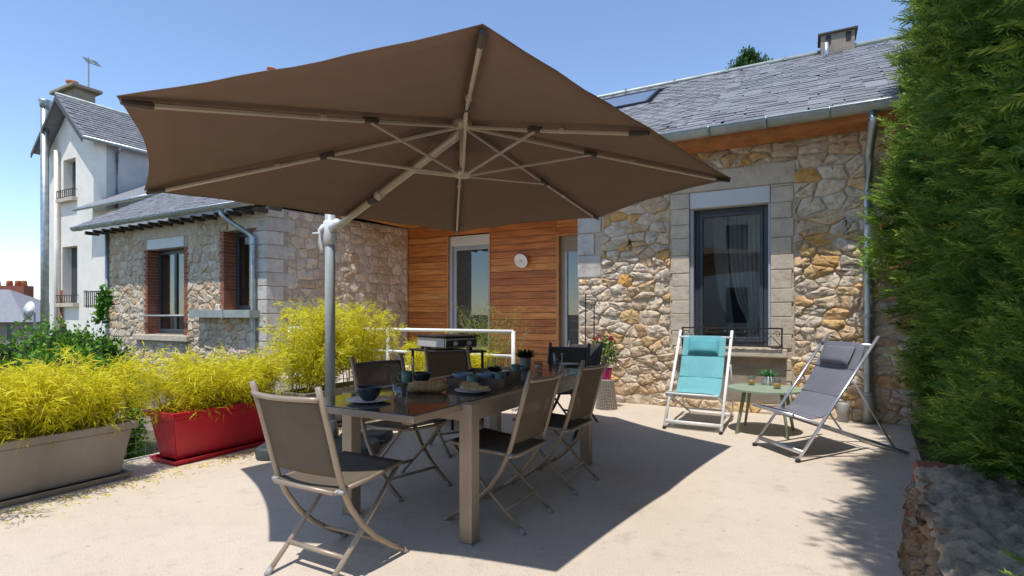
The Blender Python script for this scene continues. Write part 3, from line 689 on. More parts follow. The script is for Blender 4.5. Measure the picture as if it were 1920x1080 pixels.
# ============================================================ WHITE HOUSE AND FAR HOUSE
VH = 9.6
wh = thing('white_house', 'tall white rendered house with steep slate gable beyond the garden', 'house', W(-23.5, VH, -1.6), ROT)
def WF(u, v, z): return (u+23.5, v-VH, z+1.6)
def X(): return MB(WF)
rdg = onv(104, 179, VH-.45); el_ = onv(58, 290, VH-.45); er_ = onv(154, 252, VH-.45)
gl, gr = rdg[0]-1.62, rdg[0]+1.66; ze = (el_[1]+er_[1])/2+.18
FH = lambda x, z, d: (x, VH-d, z)
hol = []
for (x0, x1, y0, y1) in ((119, 142, 298, 372), (117, 145, 462, 568)):
    hol.append((uat(x0, VH), uat(x1, VH), onv((x0+x1)/2, y1, VH)[1], onv((x0+x1)/2, y0, VH)[1]))
gw = wallslab(X(), gl, gr, -1.6, ze, hol, FH, .4); zp = rdg[1]-.22
gw.add([FH(gl, ze, 0), FH(gr, ze, 0), FH((gl+gr)/2, zp, 0)], [(0, 1, 2)]).build('gable_wall', 'render_white', wh)
X().box(gr-.4, gr, VH+.402, VH+8, -1.6, ze).build('side_wall', 'render_grey', wh); X().box(gl, gl+.4, VH+.402, VH+8, -1.6, ze).build('side_wall', 'render_white', wh)
rc = (gl+gr)/2; rz0, rz1 = rdg[1], (el_[1]+er_[1])/2
roofm = X(); half = (er_[0]-el_[0])/2
for s in (-1, 1): roofm.add([(rc, VH-.45, rz0), (rc+s*half, VH-.45, rz1), (rc+s*half, VH+8.2, rz1), (rc, VH+8.2, rz0)], [(0, 1, 2, 3)])
wr = roofm.build('roof', 'slate', wh, solid=.08)
# slate courses on the side that shows
rl = math.hypot(half, rz0-rz1); V = []; F = []
for r_ in range(int(rl/.17)):
    for k_ in range(int(8.6/.24)):
        s0 = r_*.17; s1 = min(s0+.18, rl); v0 = VH-.45+k_*.24+(.12 if r_ % 2 else 0)+rng.normal()*.008; v1 = v0+.232; nrm = Vector(((rz0-rz1), 0, half)).normalized()
        def P(s, v, h_): f = s/rl; return (rc+half*f+nrm.x*h_+23.5, v-VH, rz0+(rz1-rz0)*f+nrm.z*h_+1.6)
        h_ = .05+rng.random()*.012; b0 = len(V); V += [P(s0, v0, .045), P(s1, v0, h_+.012), P(s1, v1, h_+.012), P(s0, v1, .045)]; F.append((b0, b0+1, b0+2, b0+3))
npmesh('slate_courses', V, F, 'slate', wr, np.repeat(rng.random(len(V)//4), 4), kind='stuff')
X().tube([(rc, VH-.46, rz0+.05), (rc, VH+8.2, rz0+.05)], .07, 8).build('ridge_cap', 'zinc_pale', wr, True)
X().tube([(rc+half+.03, VH-.46, rz1-.02), (rc+half+.03, VH+8.2, rz1-.02)], .07, 8).build('gutter', 'zinc', wh, True)
X().tube([(rc+half+.0, VH+.7, rz1-.05), (gr+.07, VH+.7, rz1-.25), (gr+.07, VH+.7, 4.9)], .05, 8).build('downpipe', 'zinc', wh, True)
for s in (-1, 1): X().add([(rc, VH-.46, rz0-.04), (rc+s*half, VH-.46, rz1-.04), (rc+s*half, VH-.46, rz1-.2), (rc, VH-.46, rz0-.2)], [(0, 1, 2, 3)]).build('barge_board', 'rib_dark', wh, solid=.03)
for h_ in hol:
    wn = X().box(h_[0]+.02, h_[1]-.02, VH+.28, VH+.34, h_[2], h_[3]).build('window', 'anthracite', wh)
    X().box((h_[0]+h_[1])/2+.12, h_[1]-.015, VH+.24, VH+.27, h_[2], h_[3]-.0).build('shutter', 'shutter', wn)
    for z in np.arange(h_[2]+.08, h_[3]-.6, .09): X().box((h_[0]+h_[1])/2+.13, h_[1]-.025, VH+.225, VH+.242, z, z+.05).build('louvre', 'shutter', wn)
    X().box(h_[0]-.16, h_[1]+.12, VH-.18, VH+.1, h_[2]-.14, h_[2]-.003).build('sill', 'dressed', wh)
    ra = X(); z1 = h_[2]+.28
    for z in (h_[2]+.03, z1): ra.tube([(h_[0]-.14, VH-.15, z), (h_[1]+.10, VH-.15, z)], .014, 5)
    for u in np.linspace(h_[0]-.14, h_[1]+.10, 9): ra.tube([(u, VH-.15, h_[2]), (u, VH-.15, z1)], .012, 5)
    for u in (h_[0]-.14, h_[1]+.10): ra.tube([(u, VH-.15, z1), (u, VH, z1)], .012, 5)
    ra.build('window_guard', 'iron', wh)
# lower block with its own roof, balcony
lb0 = gr+.002; le = onv(142, 392, VH-.5)
X().box(lb0, lb0+4.6, VH-.02, VH+.3, -1.6, le[1]-.05).build('wall', 'render_white', wh)
X().add([(le[0], VH-.5, le[1]), (lb0+5, VH-.5, le[1]), (lb0+5, VH+3.2, le[1]+2.1), (le[0], VH-.02, le[1]+.27), (gr+.01, VH-.02, le[1]+.27), (gr+.01, VH+3.2, le[1]+2.1)], [(0, 1, 4, 3), (1, 2, 5, 4)]).build('lower_roof', 'slate', wh, solid=.07)
X().tube([(le[0], VH-.54, le[1]-.03), (lb0+5, VH-.54, le[1]-.03)], .06, 8).build('gutter', 'zinc', wh, True)
bu0, bu1 = uat(153, VH-1.1), uat(215, VH-1.1); bz = onv(180, 577, VH-1.1)[1]; bt = onv(180, 546, VH-1.1)[1]
X().box(bu0, bu1, VH-1.1, VH-.03, -1.6, bz).build('balcony', 'render_white', wh); ba = X(); ba.box(bu0, bu0+.12, VH-1.1, VH-.98, bz+.001, bt+.05)
ba.build('balcony_post', 'render_white', wh); ba = X()
for z in (bz+.06, bt): ba.tube([(bu0+.12, VH-1.05, z), (bu1, VH-1.05, z)], .018, 5)
for u in np.arange(bu0+.2, bu1, .12): ba.tube([(u, VH-1.05, bz), (u, VH-1.05, bt)], .014, 5)
ba.build('balcony_railing', 'iron', wh)
fu = uat(81, VH-.4)
X().tube([(fu, VH-.35, -1.6), (fu, VH-.35, onv(81, 200, VH-.35)[1])], .13, 12).lathe([(.13, 0), (.16, .02), (.16, .12), (.20, .2), (.20, .26)], 12, (fu, VH-.35, onv(81, 203, VH-.35)[1])).build('flue', 'zinc', wh, True)
X().tube([(fu+.3, VH-.12, -1.6), (fu+.3, VH-.12, rz1+.0)], .07, 10).build('downpipe', 'render_white', wh, True)
X().tube([(fu+.55, VH-.08, -1.6), (fu+.55, VH-.08, 2.1)], .05, 10).build('downpipe', 'brick', wh, True)
cv = VH+2.6; c0, c1 = uat(116, cv), uat(158, cv); cz0, cz1 = rz0-.5, onv(135, 172, cv)[1]
ch = X().box(c0+.25, c1-.15, cv-.3, cv+.5, cz0, cz1-.12).build('chimney', 'old_plaster', wh); X().box(c0, c1+.1, cv-.5, cv+.7, cz1-.12, cz1+.03).build('chimney_cap', 'old_plaster', ch, bevel=.03)
X().lathe([(.22, 0), (.20, .1), (.2, .32), (.25, .36), (.25, .42)], 14, ((c0+c1)/2-.05, cv, cz1+.031)).build('chimney_pot', 'terracotta', ch, True)
ah = onv(165, 108, cv+.4)[1]; au = uat(166, cv+.4); an = X().tube([(au, cv+.4, rz0-.3), (au, cv+.4, ah)], .03, 6)
an.tube([(au-.02, cv+.4, ah-.05), (au+.5, cv+.4, ah-.45)], .02, 5)
for t in np.linspace(.15, 1, 7): an.tube([(au+.5*t, cv+.1, ah-.05-.4*t), (au+.5*t, cv+.7, ah-.05-.4*t)], .012, 4)
an.build('antenna', 'cap_grey', wh)
# far house low on the left
def far(px, py, t): return Vector(((px-960)/FPX*t, t, CAMH+(HOR-py)/FPX*t))
T2 = 34; fh = thing('far_house', 'distant low house with grey roof and brick chimney at the left edge', 'house', (far(0, 589, T2).x, T2, -1.6))
def FF(x, y, z): return (x-far(0, 589, T2).x, y-T2, z+1.6)
a = far(-120, 604, T2); b3 = far(52, 604, T2); rr = far(-40, 543, T2+3); rl_ = far(18, 546, T2+3)
MB(FF).box(a.x+.2, b3.x-.2, T2+.3, T2+6, -1.6, a.z).build('wall', 'old_plaster', fh)
MB(FF).add([(a.x, T2-.1, a.z), (b3.x, T2-.1, a.z), (b3.x, T2+6.3, a.z), (a.x, T2+6.3, a.z), (rr.x, T2+3, rr.z), (rl_.x, T2+3, rr.z)], [(0, 1, 5, 4), (1, 2, 5), (2, 3, 4, 5), (3, 0, 4)]).build('roof', 'slate', fh)
MB(FF).box(far(5, 600, T2).x, far(14, 600, T2).x, T2+.28, T2+.31, far(0, 640, T2).z, far(0, 610, T2).z).build('window', 'anthracite', fh)
k0 = far(-30, 556, T2+4); k1 = far(54, 536, T2+4); ch = MB(FF).box(k0.x, k1.x, T2+3.6, T2+4.4, k0.z-.8, k1.z).build('chimney', 'brick', fh)
for px in (-5, 18, 34, 45): MB(FF).lathe([(.2, 0), (.17, .3), (.17, .36), (.1, .38)], 10, (far(px, 0, T2+4).x, T2+4, k1.z+.001)).build('chimney_pot', 'terracotta', ch, True)
# satellite dish on a mast
dp_ = far(62, 583, 17); dish = thing('satellite_dish', 'white satellite dish above the green hedge at left', 'dish', (dp_.x, dp_.y, -1.6))
dm = MB().lathe([(.0, .0), (.1, .008), (.2, .03), (.29, .07)], 20)
Rm = Matrix.Rotation(R(-20), 3, 'Z') @ Matrix.Rotation(R(80), 3, 'X')
dm.v = [tuple(Rm @ Vector(p)+Vector((0, -.06, dp_.z+1.6))) for p in dm.v]; dm.build('dish', 'paint_white', dish, True, solid=.01)
MB().tube([(0, .06, 0), (0, .06, dp_.z+1.6)], .03, 8).tube([(0, .06, dp_.z+1.5), (0, -.05, dp_.z+1.58)], .03, 6).build('mast', 'zinc', dish, True)
MB().tube([(.02, -.1, dp_.z+1.3), (.1, -.42, dp_.z+1.52), (.1, -.40, dp_.z+1.58)], .014, 6).build('feed_arm', 'cap_grey', dish, True)

# ============================================================ FOLIAGE
def blob(c, rad, n2, amp, seed):
    """bumpy closed core"""
    r2 = np.random.default_rng(seed); V = []; F = []; m2 = n2//2
    ph = r2.uniform(0, 6.28, 12)
    for j in range(m2+1):
        for i in range(n2):
            th = math.pi*j/m2; f = 2*math.pi*i/n2
            d = 1+amp*(math.sin(3*f+ph[0])*math.sin(2*th+ph[1])+.6*math.sin(5*f+ph[2])*math.sin(4*th+ph[3])+.4*math.sin(9*f+ph[4]+3*th))
            V.append((c[0]+rad[0]*d*math.sin(th)*math.cos(f), c[1]+rad[1]*d*math.sin(th)*math.sin(f), c[2]+rad[2]*d*math.cos(th)))
    for j in range(m2):
        for i in range(n2): a = j*n2+i; b4 = j*n2+(i+1) % n2; F.append((a, b4, b4+n2, a+n2))
    return V, F
def leafblob(c, rad, n, L, Wd, inner=.72, up=.3):
    d = unit(rng.normal(size=(n, 3))); k_ = 1+.16*np.sin(d[:, 0:1]*5+c[0])*np.sin(d[:, 1:2]*6+d[:, 2:3]*4)
    r_ = rng.uniform(inner, 1.04, (n, 1))*k_; P = np.array(c)+d*r_*np.array(rad)
    D = unit(d*.7+rng.normal(size=(n, 3))*.7+np.array([0, 0, up]))
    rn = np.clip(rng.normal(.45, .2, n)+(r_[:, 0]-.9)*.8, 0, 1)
    return leaves(P, D, rng.uniform(.7, 1.2, n)*L, rng.uniform(.8, 1.2, n)*Wd, rn)
def cat(ls):
    V = []; F = []; A = []; k_ = 0
    for (v, f, a) in ls: V.append(v); F.append(f+k_); A.append(a); k_ += len(v)
    return np.concatenate(V), np.concatenate(F), np.concatenate(A)
# green garden hedge left, in the lower garden
bs = thing('green_shrub', 'large bright green leafy shrub in the lower garden at left', 'shrub', (-9.6, 10.2, -1.6))
ls = []
for (px, py, t, rx, rz_) in ((-60, 655, 8.6, 1.3, 1.5), (20, 640, 9.0, 1.1, 1.5), (75, 620, 9.6, 1.0, 1.6), (125, 612, 10.2, 1.0, 1.7), (172, 622, 10.6, .75, 1.6), (-140, 640, 9.5, 1.6, 1.6), (110, 660, 8.4, .9, 1.2), (180, 690, 8.6, .6, 1.2)):
    p = far(px, py, t); c_ = (p.x+9.6, p.y-10.2, p.z-rz_+1.6)
    v, f = blob(c_, (rx*.82, rx*.82, rz_*.85), 18, .12, px+300); MB().add(v, f).build('shrub_dark_core', 'bush_core', bs, True)  # near-black solid core added inside the leaves to keep light out
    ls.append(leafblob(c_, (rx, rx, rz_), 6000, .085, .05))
for k_ in range(5):
    p = far(190+k_*2, 600-k_*12, 10.4); ls.append(leafblob((p.x+9.6, p.y-10.2, p.z+1.6), (.14, .14, .16), 60, .1, .06, .1))
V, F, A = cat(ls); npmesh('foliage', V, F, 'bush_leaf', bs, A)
MB().tube([(0, 0, 0), (.05, 0, .8), (0, .1, 1.6)], [.08, .06, .04], 8).build('trunk', 'bark', bs, True)
# conifer hedge at right
hd = thing('conifer_hedge', 'tall dense green conifer hedge along the right edge of the terrace', 'hedge', (2.9, 3.2, 0))
def hface(Y, z): return .88+.60*Y-.20*min(1, max(0, (3.7-Y)/1.1))-(.20*math.exp(-((z-2.2)/.9)**2)*min(1, max(0, (Y-3)/2.5)))+.10*max(0, z-3.4)*min(1, max(0, (Y-2.5)/1.5))-.34*min(1, max(0, (z-1.9)/1.1))*min(1, max(0, (3.6-Y)/1.6))
HE = np.array([.514, .857, 0]); HN = np.array([-.857, .514, 0])
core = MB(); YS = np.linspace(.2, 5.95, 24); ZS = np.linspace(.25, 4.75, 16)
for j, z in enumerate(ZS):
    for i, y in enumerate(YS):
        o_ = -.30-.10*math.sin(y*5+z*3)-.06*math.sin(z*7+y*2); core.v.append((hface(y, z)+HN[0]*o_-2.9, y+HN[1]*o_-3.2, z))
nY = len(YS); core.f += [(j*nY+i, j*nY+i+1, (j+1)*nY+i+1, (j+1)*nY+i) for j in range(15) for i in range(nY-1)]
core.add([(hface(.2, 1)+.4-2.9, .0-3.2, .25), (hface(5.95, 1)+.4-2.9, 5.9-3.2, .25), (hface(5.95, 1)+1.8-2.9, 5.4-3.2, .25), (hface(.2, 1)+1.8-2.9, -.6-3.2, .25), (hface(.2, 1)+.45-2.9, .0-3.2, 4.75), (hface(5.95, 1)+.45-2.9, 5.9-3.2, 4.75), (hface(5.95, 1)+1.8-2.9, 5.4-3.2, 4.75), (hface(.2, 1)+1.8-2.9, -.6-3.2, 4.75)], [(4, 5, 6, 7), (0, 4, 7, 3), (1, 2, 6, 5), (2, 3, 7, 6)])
core.build('hedge_dark_core', 'canopy_core', hd, True)  # opaque dark core added behind the sprays to block light
def sprays(P, D, L, rnd, pairs=11, tip=.3):
    """flat feathery conifer sprays"""
    n = len(P); D = unit(D); S = unit(np.cross(D, np.array([0, 0, 1.0])+rng.normal(size=(n, 3))*.55)); N = np.cross(S, D); out = []
    out.append(leaves(P, D, L, L*.05, rnd))
    for k_ in range(pairs):
        t = .12+.82*k_/pairs
        for sgn in (-1, 1):
            q = P+D*(L*t)[:, None]+N*(rng.normal(size=(n, 1))*.004)
            dd = unit(D*.85+S*sgn*.62+N*rng.normal(size=(n, 1))*.28+rng.normal(size=(n, 3))*.08)
            ln = L*(.42*(1-t*.72))*rng.uniform(.7, 1.2, n)
            out.append(leaves(q, dd, ln, ln*.13+.0025, np.clip(rnd+tip*(t-.4)+rng.normal(size=n)*.06, 0, 1), .15, .05))
    return cat(out)
def hedge_pts(n, y0, y1, z0, z1, dmin, dmax):
    y = rng.uniform(y0, y1, n); z = rng.uniform(z0, z1, n)
    o_ = rng.uniform(dmin, dmax, n)+.09*np.sin(y*5+z*3)+.07*np.sin(z*8+y*3)+.05*np.sin(y*13-z*5)
    x = np.array([hface(a, b5) for a, b5 in zip(y, z)])
    P = np.stack([x+HN[0]*o_-2.9, y+HN[1]*o_-3.2, z], 1)
    D = HN*rng.uniform(.35, 1, (n, 1))+np.array([0, 0, 1])*rng.uniform(-.25, .75, (n, 1))+HE*rng.normal(size=(n, 1))*.55
    return P, D, o_
ls = []
for (n_, y0, y1, z0, z1, L0, L1) in ((8600, 2.6, 5.95, .08, 4.85, .14, .29), (7500, .9, 2.7, .50, 4.4, .07, .16)):
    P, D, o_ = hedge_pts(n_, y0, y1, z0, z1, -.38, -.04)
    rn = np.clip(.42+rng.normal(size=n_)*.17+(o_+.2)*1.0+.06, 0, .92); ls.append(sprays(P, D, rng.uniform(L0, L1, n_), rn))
# sunlit fresh growth on the far edge and the top
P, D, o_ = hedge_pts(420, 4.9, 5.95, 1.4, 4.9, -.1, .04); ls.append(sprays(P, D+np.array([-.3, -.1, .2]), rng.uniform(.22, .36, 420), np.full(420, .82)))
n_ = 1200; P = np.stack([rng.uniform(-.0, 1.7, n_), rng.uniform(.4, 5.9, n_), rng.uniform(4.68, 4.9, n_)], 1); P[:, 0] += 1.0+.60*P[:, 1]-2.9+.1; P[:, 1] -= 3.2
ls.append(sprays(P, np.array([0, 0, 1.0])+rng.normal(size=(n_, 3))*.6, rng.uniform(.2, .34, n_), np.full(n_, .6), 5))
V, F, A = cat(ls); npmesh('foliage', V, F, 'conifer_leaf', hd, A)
P, D, o_ = hedge_pts(26, 3.4, 5.6, 1.2, 4.2, -.05, .03); V, F, A = sprays(P, D+np.array([0, 0, -.8]), rng.uniform(.15, .28, 26), np.full(26, .5), 5); npmesh('dead_sprigs', V, F, 'dead_frond', hd, A, kind='stuff')
for i, y in enumerate(np.arange(.9, 5.9, .95)): MB().tube([(hface(y, 1)+.75-2.9, y-3.2-.4, -.0), (hface(y, 1)+.72-2.9, y-3.2-.42, 2), (hface(y, 1)+.75-2.9, y-3.2-.4, 4.5)], [.09, .07, .03], 8).build('trunk', 'bark', hd, True)
# planting bed soil behind the kerb wall (structure)
bed = MB().add([(2.42, 3.02, .06), (4.2, 5.7, .06), (6.5, 4.2, .06), (2.9, -1.4, .06), (.2, -.2, .06)], [(4, 3, 2, 1, 0)]).add([(2.42, 3.02, .06), (4.2, 5.7, .06), (4.2, 5.7, .004), (2.42, 3.02, .004)], [(0, 1, 2, 3)])
tag(bed.build('planting_bed', 'soil'), kind='structure')
# low stone wall under the hedge
KP = [gp(1692, 1003), gp(1694, 955)]
kA = Vector((2.17, 2.99, 0)); kB = Vector((.62, .62, 0)); ke = (kB-kA); KL = ke.length; ke.normalize(); kn = Vector((ke.y, -ke.x, 0))
if kn.x > 0: kn = -kn
kw = thing('low_stone_wall', 'low rough stone wall with lichened grey capping beneath the hedge', 'wall', kA, 0)
def KF(x, z, d): p = ke*x+kn*(d-z*.16); return (p.x, p.y, z)
mbk = MB().add([KF(0, 0, -.02), KF(KL, 0, -.02), KF(KL, .40, -.02), KF(0, .40, -.02), KF(0, 0, -.40), KF(KL, 0, -.40), KF(KL, .40, -.40), KF(0, .40, -.40)], [(0, 1, 2, 3), (4, 7, 6, 5), (3, 2, 6, 7), (0, 3, 7, 4), (1, 5, 6, 2)])
mbk.build('wall_core', 'mortar', kw)
rdk = random.Random(8)
for p in rubble(.12, KL, .0, .41, .20, .11, (), 31, .008):
    r_ = stone_mesh(p, lambda x, z, d: KF(x, z, d-.02), rdk, .05, .022)
    if r_: MB().add(*r_).build('stone', 'kerb_stone', kw, True)
from mathutils import noise as mn
nx_, ny_ = 190, 34; V = []                       # rough cement capping with bedded stones
for j in range(ny_+1):
    for i in range(nx_+1):
        x = .12+(KL-.12)*i/nx_; d = .035-.46*j/ny_; q = Vector(KF(x, .40, d)); p3 = Vector((q.x, q.y, 0))
        h_ = .045*(1-abs(2*j/ny_-1)**3)+.034*mn.noise(p3*6)+.030*mn.noise(p3*17)+.018*mn.noise(p3*40)+.035*max(0, .35-mn.voronoi(p3*7)[0][0])
        e = .018*mn.noise(Vector((x*9, j*.3, 3))); V.append((q.x+kn.x*e, q.y+kn.y*e, .375+max(0, h_+.012)*(1 if 0 < j < ny_ else .15)))
F = [(j*(nx_+1)+i, j*(nx_+1)+i+1, (j+1)*(nx_+1)+i+1, (j+1)*(nx_+1)+i) for j in range(ny_) for i in range(nx_)]
MB().add(V, F).build('capping', 'lichen', kw, True)
for i in range(6): MB().add([KF(-.10, .001+i*.068, .012-.0), KF(.118, .001+i*.068, .012), KF(.118, .061+i*.068, .012), KF(-.10, .061+i*.068, .012), KF(-.10, .001+i*.068, -.3), KF(.118, .001+i*.068, -.3), KF(.118, .061+i*.068, -.3), KF(-.10, .061+i*.068, -.3)], [(0, 1, 2, 3), (4, 7, 6, 5), (3, 2, 6, 7), (0, 4, 5, 1), (0, 3, 7, 4), (1, 5, 6, 2)]).build('brick', 'brick', kw, bevel=.006)

# planters and bamboo
def planter(label, mat, v0, v1, hgt, group=None, along='v', u=-4.40, wid=.42):
    L = v1-v0
    if along == 'v': o = thing('planter', label, 'planter', W(u-wid/2, (v0+v1)/2), ROT, group); hx, hy = wid/2, L/2
    else: o = thing('planter', label, 'planter', W((v0+v1)/2, u+wid/2), ROT, group); hx, hy = L/2, wid/2
    def rect(s, z): return [(-hx*0-(hx-s), -(hy-s), z), (hx-s, -(hy-s), z), (hx-s, hy-s, z), (-(hx-s), hy-s, z)]
    def loft(secs):
        m_ = MB(); V = []; 
        for s, z in secs: V += rect(s, z)
        F = [(j*4+i, j*4+(i+1) % 4, (j+1)*4+(i+1) % 4, (j+1)*4+i) for j in range(len(secs)-1) for i in range(4)]
        return m_.add(V, F+[(3, 2, 1, 0)])
    loft([(.085, .035), (.03, hgt-.052), (.055, hgt-.052), (.055, hgt-.10)]).build('body', mat, o, bevel=.015)
    loft([(.028, hgt-.05), (.004, hgt-.05), (0.0, hgt), (.028, hgt), (.03, hgt-.05)]).build('rim', mat, o, bevel=.006)
    loft([(.05, .0), (.025, .045), (.035, .045), (.055, .012)]).build('saucer', mat, o, bevel=.006)
    MB().add(rect(.056, hgt-.07), [(0, 1, 2, 3)]).build('soil', 'soil', o)
    return o, hx, hy
def bamboo(label, loc, hx, hy, z0, h, n, spread=.22, group='golden bamboo in planters', lean=0, ncane=26, droop=.35):
    o = thing('bamboo', label, 'bamboo', (loc[0], loc[1], z0), ROT, group); ls = []; cm = MB()
    for i in range(ncane):
        bx, by = random.uniform(-hx*.75, hx*.75), random.uniform(-hy*.9, hy*.9); hh = h*random.uniform(.55, 1.05); a = random.uniform(0, 6.28); s = random.uniform(.3, 1)*spread*1.3
        pts_ = [(bx+math.cos(a)*s*t*t, by+math.sin(a)*s*t*t, hh*t*(1-.12*t*t)) for t in np.linspace(0, 1, 6)]
        cm.tube(pts_, [.006, .0055, .005, .004, .003, .0015], 5)
        ns = int(n/ncane/6); t = rng.uniform(.12, 1.02, ns)**.8
        P = np.stack([bx+math.cos(a)*s*t*t, by+math.sin(a)*s*t*t, hh*t*(1-.12*t*t)], 1)
        tw = unit(rng.normal(size=(ns, 3))*np.array([1, 1, .35])+np.array([math.cos(a)*.4, math.sin(a)*.4, .3])); P = P+tw*rng.uniform(.02, .15, (ns, 1))
        for k_ in range(6):
            D = unit(tw*.7+rng.normal(size=(ns, 3))*.55+np.array([0, 0, -droop+.3*(k_ % 2)])); rn = np.clip(.52+rng.normal(size=ns)*.17+(P[:, 2]/h-.55)*.35, 0, 1)
            rn = np.where(rng.random(ns) < .02, 1, np.minimum(rn, .95))
            ls.append(leaves(P+rng.normal(size=(ns, 3))*.018, D, rng.uniform(.05, .115, ns), rng.uniform(.006, .0105, ns), rn, .2, .12))
    cm.build('canes', 'cane', o, True); V, F, A = cat(ls); npmesh('foliage', V, F, 'bamboo_leaf', o, A)
    return o
pl1, hx, hy = planter('long taupe plastic planter at the left edge of the terrace', 'planter_taupe', .95, 2.22, .42, 'planters along the terrace edge')
bamboo('low golden bamboo overflowing the taupe planter at the left edge', pl1.location, hx, hy, .345, .56, 16000, .30, ncane=52)
pl2, hx, hy = planter('red plastic planter with saucer beside the front chair', 'planter_red', 2.46, 3.55, .43, 'planters along the terrace edge')
bamboo('golden bamboo in the red planter', pl2.location, hx, hy, .355, .54, 14000, .30, ncane=50)
pl3, hx, hy = planter('taupe planter behind the parasol mast', 'planter_taupe', 3.75, 4.95, .42, 'planters along the terrace edge')
bamboo('tall golden bamboo behind the parasol mast', pl3.location, hx, hy, .345, 1.05, 17000, .34, ncane=46, droop=.2)
pl4, hx, hy = planter('planter against the white railing behind the griddle', 'planter_taupe', -4.75, -3.45, .40, 'planters along the terrace edge', 'u', 5.45, .38)
bamboo('golden bamboo by the white railing behind the griddle', pl4.location, hx, hy, .325, .62, 8000, .22, ncane=28)
# airy fennel-like plant behind the railing
fn = thing('airy_plant', 'airy pale green feathery plant behind the white railing', 'plant', W(-3.75, 6.25), ROT); ls = []; st = MB()
for i in range(34):
    a = random.uniform(0, 6.28); s = random.uniform(.1, .42); hh = random.uniform(.7, 1.38); bx, by = random.uniform(-.3, .3), random.uniform(-.08, .08)
    st.tube([(bx+math.cos(a)*s*t*t, by+math.sin(a)*s*t*t*.5, hh*t) for t in (0, .35, .7, 1)], [.005, .004, .003, .0015], 4)
    n_ = 95; t = rng.uniform(.3, 1.03, n_); P = np.stack([bx+math.cos(a)*s*t*t, by+math.sin(a)*s*t*t*.5, hh*t], 1)+rng.normal(size=(n_, 3))*.05*np.array([1, 1, .7])
    ls.append(leaves(P, rng.normal(size=(n_, 3))+np.array([0, 0, .4]), rng.uniform(.03, .08, n_), rng.uniform(.004, .009, n_), rng.random(n_)))
st.build('stems', 'cane', fn); V, F, A = cat(ls); npmesh('foliage', V, F, 'fennel_leaf', fn, A)
# little climber on the right downpipe
cl = thing('climber_sprig', 'small light green leafy sprig growing by the right downpipe', 'plant', W(uat(1640, VM-.16), VM-.16, 0), ROT)
cz = onv(1625, 485, VM-.2)[1]; sm = MB().tube([(-.06, .13, 0), (-.06, .13, .8), (-.055, .12, cz-.15), (-.02, -.04, cz+.08)], .007, 6); sm.build('stem', 'bark', cl)
n_ = 240; P = np.stack([rng.normal(-.02, .07, n_), rng.normal(-.06, .05, n_), rng.normal(cz, .11, n_)], 1); V, F, A = leaves(P, rng.normal(size=(n_, 3))+np.array([-.3, -.4, .2]), rng.uniform(.04, .08, n_), rng.uniform(.018, .03, n_), np.clip(rng.normal(.85, .1, n_), 0, 1)); npmesh('foliage', V, F, 'bush_leaf', cl, A)
# conifer top beyond the ridge
tp = far(1405, 135, 24); tt = thing('distant_tree', 'top of a green tree showing above the slate ridge', 'tree', (tp.x, tp.y, -1.6)); hT = far(1405, 96, 24).z+1.6
MB().tube([(0, 0, 0), (.05, 0, hT*.5), (0, 0, hT-.5)], [.28, .2, .05], 8).build('trunk', 'bark', tt, True); ls = []
for (dx_, dz, r_) in ((-.05, -.35, .40), (.42, -.8, .5), (-.42, -.9, .5), (.1, -1.3, .9), (.5, -2.4, 1.1), (-.4, -2.6, 1.1), (0, -4.0, 1.6)):
    ls.append(leafblob((dx_, 0, hT+dz), (r_, r_, r_*1.1), 900, .16, .06, .2))
V, F, A = cat(ls); npmesh('crown', V, F, 'tree_leaf', tt, A)

# ============================================================ PARASOL
TIP = dict(A=(-1.60, 2.19, 2.08), B=(-.097, 1.815, 2.17), G=(.762, 2.96, 2.21), C=(1.713, 4.225, 2.256), D=(.91, 5.665, 2.208), E=(-.615, 6.02, 2.11), M=(-1.475, 4.87, 2.07), F=(-2.428, 3.573, 2.016))
ORD = 'ABGCDEMF'; HUBX, HUBY, HUBZ, LOWZ = -.357, 3.91, 2.60, 2.225
MP = Vector((-1.672, 4.975, 0))
um = thing('cantilever_parasol', 'large brown cantilever parasol over the dining table', 'parasol', MP)
def UF(x, y, z): return (x-MP.x, y-MP.y, z)
hub = Vector((HUBX, HUBY, HUBZ+.03)); cm = MB(UF)
for i, k_ in enumerate(ORD):
    a = Vector(TIP[k_]); b6 = Vector(TIP[ORD[(i+1) % 8]]); wide = (a-b6).length; NR, NT = 14, 12; base = len(cm.v)
    for r_ in range(NR+1):
        for t_ in range(NT+1):
            r1 = r_/NR; t1 = t_/NT; p = a.lerp(b6, t1)-hub; bow = 4*t1*(1-t1); sag = .040*wide*bow
            if k_ in 'BGEM' and ORD[(i+1) % 8] in 'GCMF': sag = .012*wide*bow
            q = hub+p*r1*(1-sag/max(p.length, .1)*r1); q.z -= .035*bow*math.sin(math.pi*min(1, r1*1.05))*wide/1.6; q.z += .022*math.sin(math.pi*r1*.5)
            q.z += .004*math.sin(t1*19+r1*7+i)*bow*r1
            cm.v.append(tuple(q))
    for r_ in range(NR):
        for t_ in range(NT): a0 = base+r_*(NT+1)+t_; cm.f.append((a0, a0+1, a0+NT+2, a0+NT+1))
can = cm.build('canopy', 'canopy', um, True, solid=.004)
vf = MB(UF)                                      # vent flap on top
for i in range(8):
    d0, d1 = [Vector(TIP[ORD[(i+q) % 8]])-hub for q in (0, 1)]; d0 = d0*.2; d1 = d1*.2; b0 = len(vf.v)
    vf.v += [tuple(hub+Vector((0, 0, .06))), tuple(hub+d0+Vector((0, 0, .06))), tuple(hub+d1+Vector((0, 0, .06)))]; vf.f.append((b0, b0+1, b0+2))
vf.build('vent_flap', 'canopy', um)
hubp = Vector((HUBX, HUBY, HUBZ)); low = Vector((HUBX, HUBY, LOWZ))
